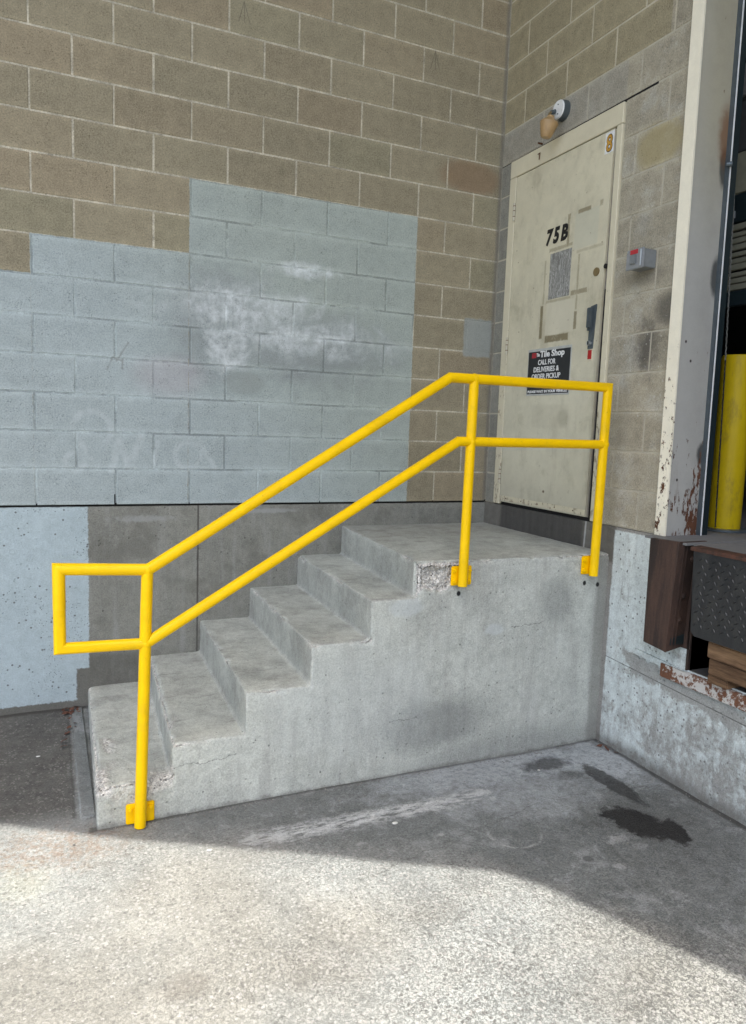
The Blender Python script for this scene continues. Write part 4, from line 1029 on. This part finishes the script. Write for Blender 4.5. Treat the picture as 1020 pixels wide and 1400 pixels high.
lv = thing('dock_leveller', (0, -2.9, -.2), 'dark steel dock leveller with hanging tread-plate lip under the opening', 'dock leveller')
LX0, LX1 = -.108, -.082
lip = B().hull([(x, y, z) for x in (LX0, LX1) for y, z in ((-1.915, -.024), (-4.0, -.024), (-1.935, -.392), (-1.955, -.412), (-4.0, -.412))]).put('lip', MAT['lip'], lv)
B().hull([(LX0 - .004, -1.90, -.006), (LX1 + .03, -1.90, -.002), (LX0 - .004, -4.0, -.006), (LX1 + .03, -4, -.002), (LX0 - .004, -1.90, -.023), (LX1 + .03, -1.90, -.023), (LX0 - .004, -4.0, -.023), (LX1 + .03, -4, -.023)]).put('hinge_edge', MAT['lipedge'], lv)
B().box(LX1 + .031, 1.5, -4.0, -1.862, -.03, -.003).put('deck', MAT['dock'], lv)
B().box(-.095, .36, -1.86, -1.60, -.010, .0015, .001).put('deck_corner', MAT['dock'], lv)
# raised lozenges of the tread plate
bm_ = B()
i = 0
for r in range(11):
    for c in range(56):
        y = -1.955 - c * .036 - (.018 if r % 2 else 0); z = -.058 - r * .030
        if y < -3.97 or z < -.375: continue
        a = math.radians(45 if (r + c) % 2 else -45) + .2
        dy, dz = math.cos(a) * .012, math.sin(a) * .012; ny, nz = -math.sin(a) * .0032, math.cos(a) * .0032
        v = [bm_.bm.verts.new((LX0 - .0, y - dy, z - dz)), bm_.bm.verts.new((LX0, y + ny, z + nz)), bm_.bm.verts.new((LX0, y + dy, z + dz)), bm_.bm.verts.new((LX0, y - ny, z - nz))]
        tp = [bm_.bm.verts.new((LX0 - .004, y - dy * .6, z - dz * .6)), bm_.bm.verts.new((LX0 - .004, y + dy * .6, z + dz * .6))]
        for f in ((v[0], v[1], tp[0]), (v[1], tp[1], tp[0]), (v[1], v[2], tp[1]), (v[2], v[3], tp[1]), (v[3], tp[0], tp[1]), (v[3], v[0], tp[0])): bm_.bm.faces.new(f)
bmesh.ops.recalc_face_normals(bm_.bm, faces=bm_.bm.faces[:])
tag(bm_.put('tread_pattern', MAT['lozenge'], lip), kind='stuff')
tag(B().box(-.016, .35, -4.0, -1.688, -.700, -.628, .004, 2).put('steel_channel', MAT['channel'], angle=40), 'long rusted steel curb with peeling white paint along the foot of the dock pit', 'steel curb')
tag(B().box(-.006, .30, -1.845, -1.832, -.624, -.008, .002).put('pit_corner_angle', MAT['bumper']), 'rusted vertical steel angle at the near corner of the leveller pit', 'steel angle')
G_ = 'timber blocks under the leveller lip'
for (x0, x1, y0, y1, z0, z1, lb, rz) in ((-.055, .30, -2.60, -1.99, -.505, -.43, 'upper timber beam directly under the leveller lip', .0), (-.045, .30, -2.60, -1.995, -.584, -.508, 'orange-brown timber beam below the upper beam in the dock pit', .0),
                                     (-.040, .10, -2.10, -1.990, -.626, -.586, 'short grey-brown timber offcut lowest in the dock pit', .02)):
    o = B().box(x0, x1, y0, y1, z0, z1, .005, 2).put('timber_block', MAT['wood'], angle=40); tag(o, lb, 'timber', G_)

# ------------------------------------------------------------------ debris
def leaf_mesh():
    b = B(); pts = [(0, -.02), (.009, -.008), (.012, .004), (.005, .016), (0, .022), (-.006, .014), (-.011, .002), (-.008, -.01)]
    c = b.bm.verts.new((0, 0, .004)); vs = [b.bm.verts.new((x, y, .001 + .006 * abs(math.sin(i * 1.7)))) for i, (x, y) in enumerate(pts)]
    for i in range(8): b.bm.faces.new((c, vs[i], vs[(i + 1) % 8]))
    r = bmesh.ops.extrude_face_region(b.bm, geom=b.bm.faces[:])
    for v in [g_ for g_ in r['geom'] if isinstance(g_, bmesh.types.BMVert)]: v.co.z += .0008
    me = b.mesh('dry_leaf'); me.materials.append(MAT['leaf']); return me
lm = leaf_mesh()
for k in range(26):
    x, y = (random.gauss(-2.71, .03), random.uniform(-.10, -.02)) if k < 18 else (random.gauss(-2.72, .015), random.uniform(-.5, -.1))
    x = min(x, -2.64)
    o = bpy.data.objects.new('dry_leaf', lm); COL.objects.link(o); o.location = (x, y, gz(x, y) + .006 + random.random() * .012)
    o.rotation_euler = (random.uniform(-.5, .5), random.uniform(-.5, .5), random.uniform(0, 6.28)); sc = random.uniform(.6, 1.1); o.scale = (sc, sc, sc)
    tag(o, 'dry red-brown leaf in the small heap where wall meets first step' if k < 18 else 'dry red-brown leaf lying in the groove along the left side of the first step', 'leaf', 'dry leaves by the first step')
for k, (x, y) in enumerate([(-.05, -1.40), (-.035, -1.46), (-.06, -1.36)]):
    o = bpy.data.objects.new('dry_leaf', lm); COL.objects.link(o); o.location = (x, y, gz(x, y) + .008); o.rotation_euler = (.3, .2, k * 2.0)
    tag(o, 'dry leaf lying in the corner of the stair side and the white dock wall', 'leaf', 'dry leaves in the right corner')
bs = B()
def pebble(x, y, r):
    m_ = Matrix.Translation((x, y, gz(x, y) + r * .25 + .001)) @ Matrix.Rotation(random.random() * 6.3, 4, 'Z') @ Matrix.Diagonal((1.2, .8, .55, 1))
    bmesh.ops.create_icosphere(bs.bm, subdivisions=1, radius=r, matrix=m_)
for k in range(1100):
    q = random.random()
    if q < .25: x, y = random.uniform(-2.6, 0), random.gauss(-1.29, .02)
    elif q < .4: x, y = random.gauss(-.05, .02), random.uniform(-3, -1.3)
    elif q < .5: x, y = random.gauss(-2.74, .03), random.uniform(-1.2, 0)
    else: x, y = random.uniform(-3.4, 0), random.uniform(-3.6, -1.3)
    if y > -1.275 and x > -2.64: y = -1.275 - random.random() * .02
    if x > -.015: x = -.02
    pebble(x, y, random.uniform(.0012, .0036) * (1.5 if random.random() < .05 else 1))
tag(bs.put('loose_grit', MAT['stone']), 'small loose stones and grit scattered over the pavement', 'grit', kind='stuff')
for k, (x, y, r) in enumerate([(-1.45, -1.66, .010), (-2.23, -1.58, .008), (-.55, -1.47, .006), (-2.86, -.55, .007)]):
    b = B().sphere((x, y, gz(x, y) + .004), r, (1.5, 1, .35), 8, 5)
    tag(b.put('white_scrap', MAT['bright'], smooth=True), ['white paint chip on the shaded pavement below the middle of the stairs', 'white paint chip near the foot of the first rail post', 'white chip near the right end of the stair side', 'pale scrap on the dark asphalt left of the first step'][k], 'paint chip')
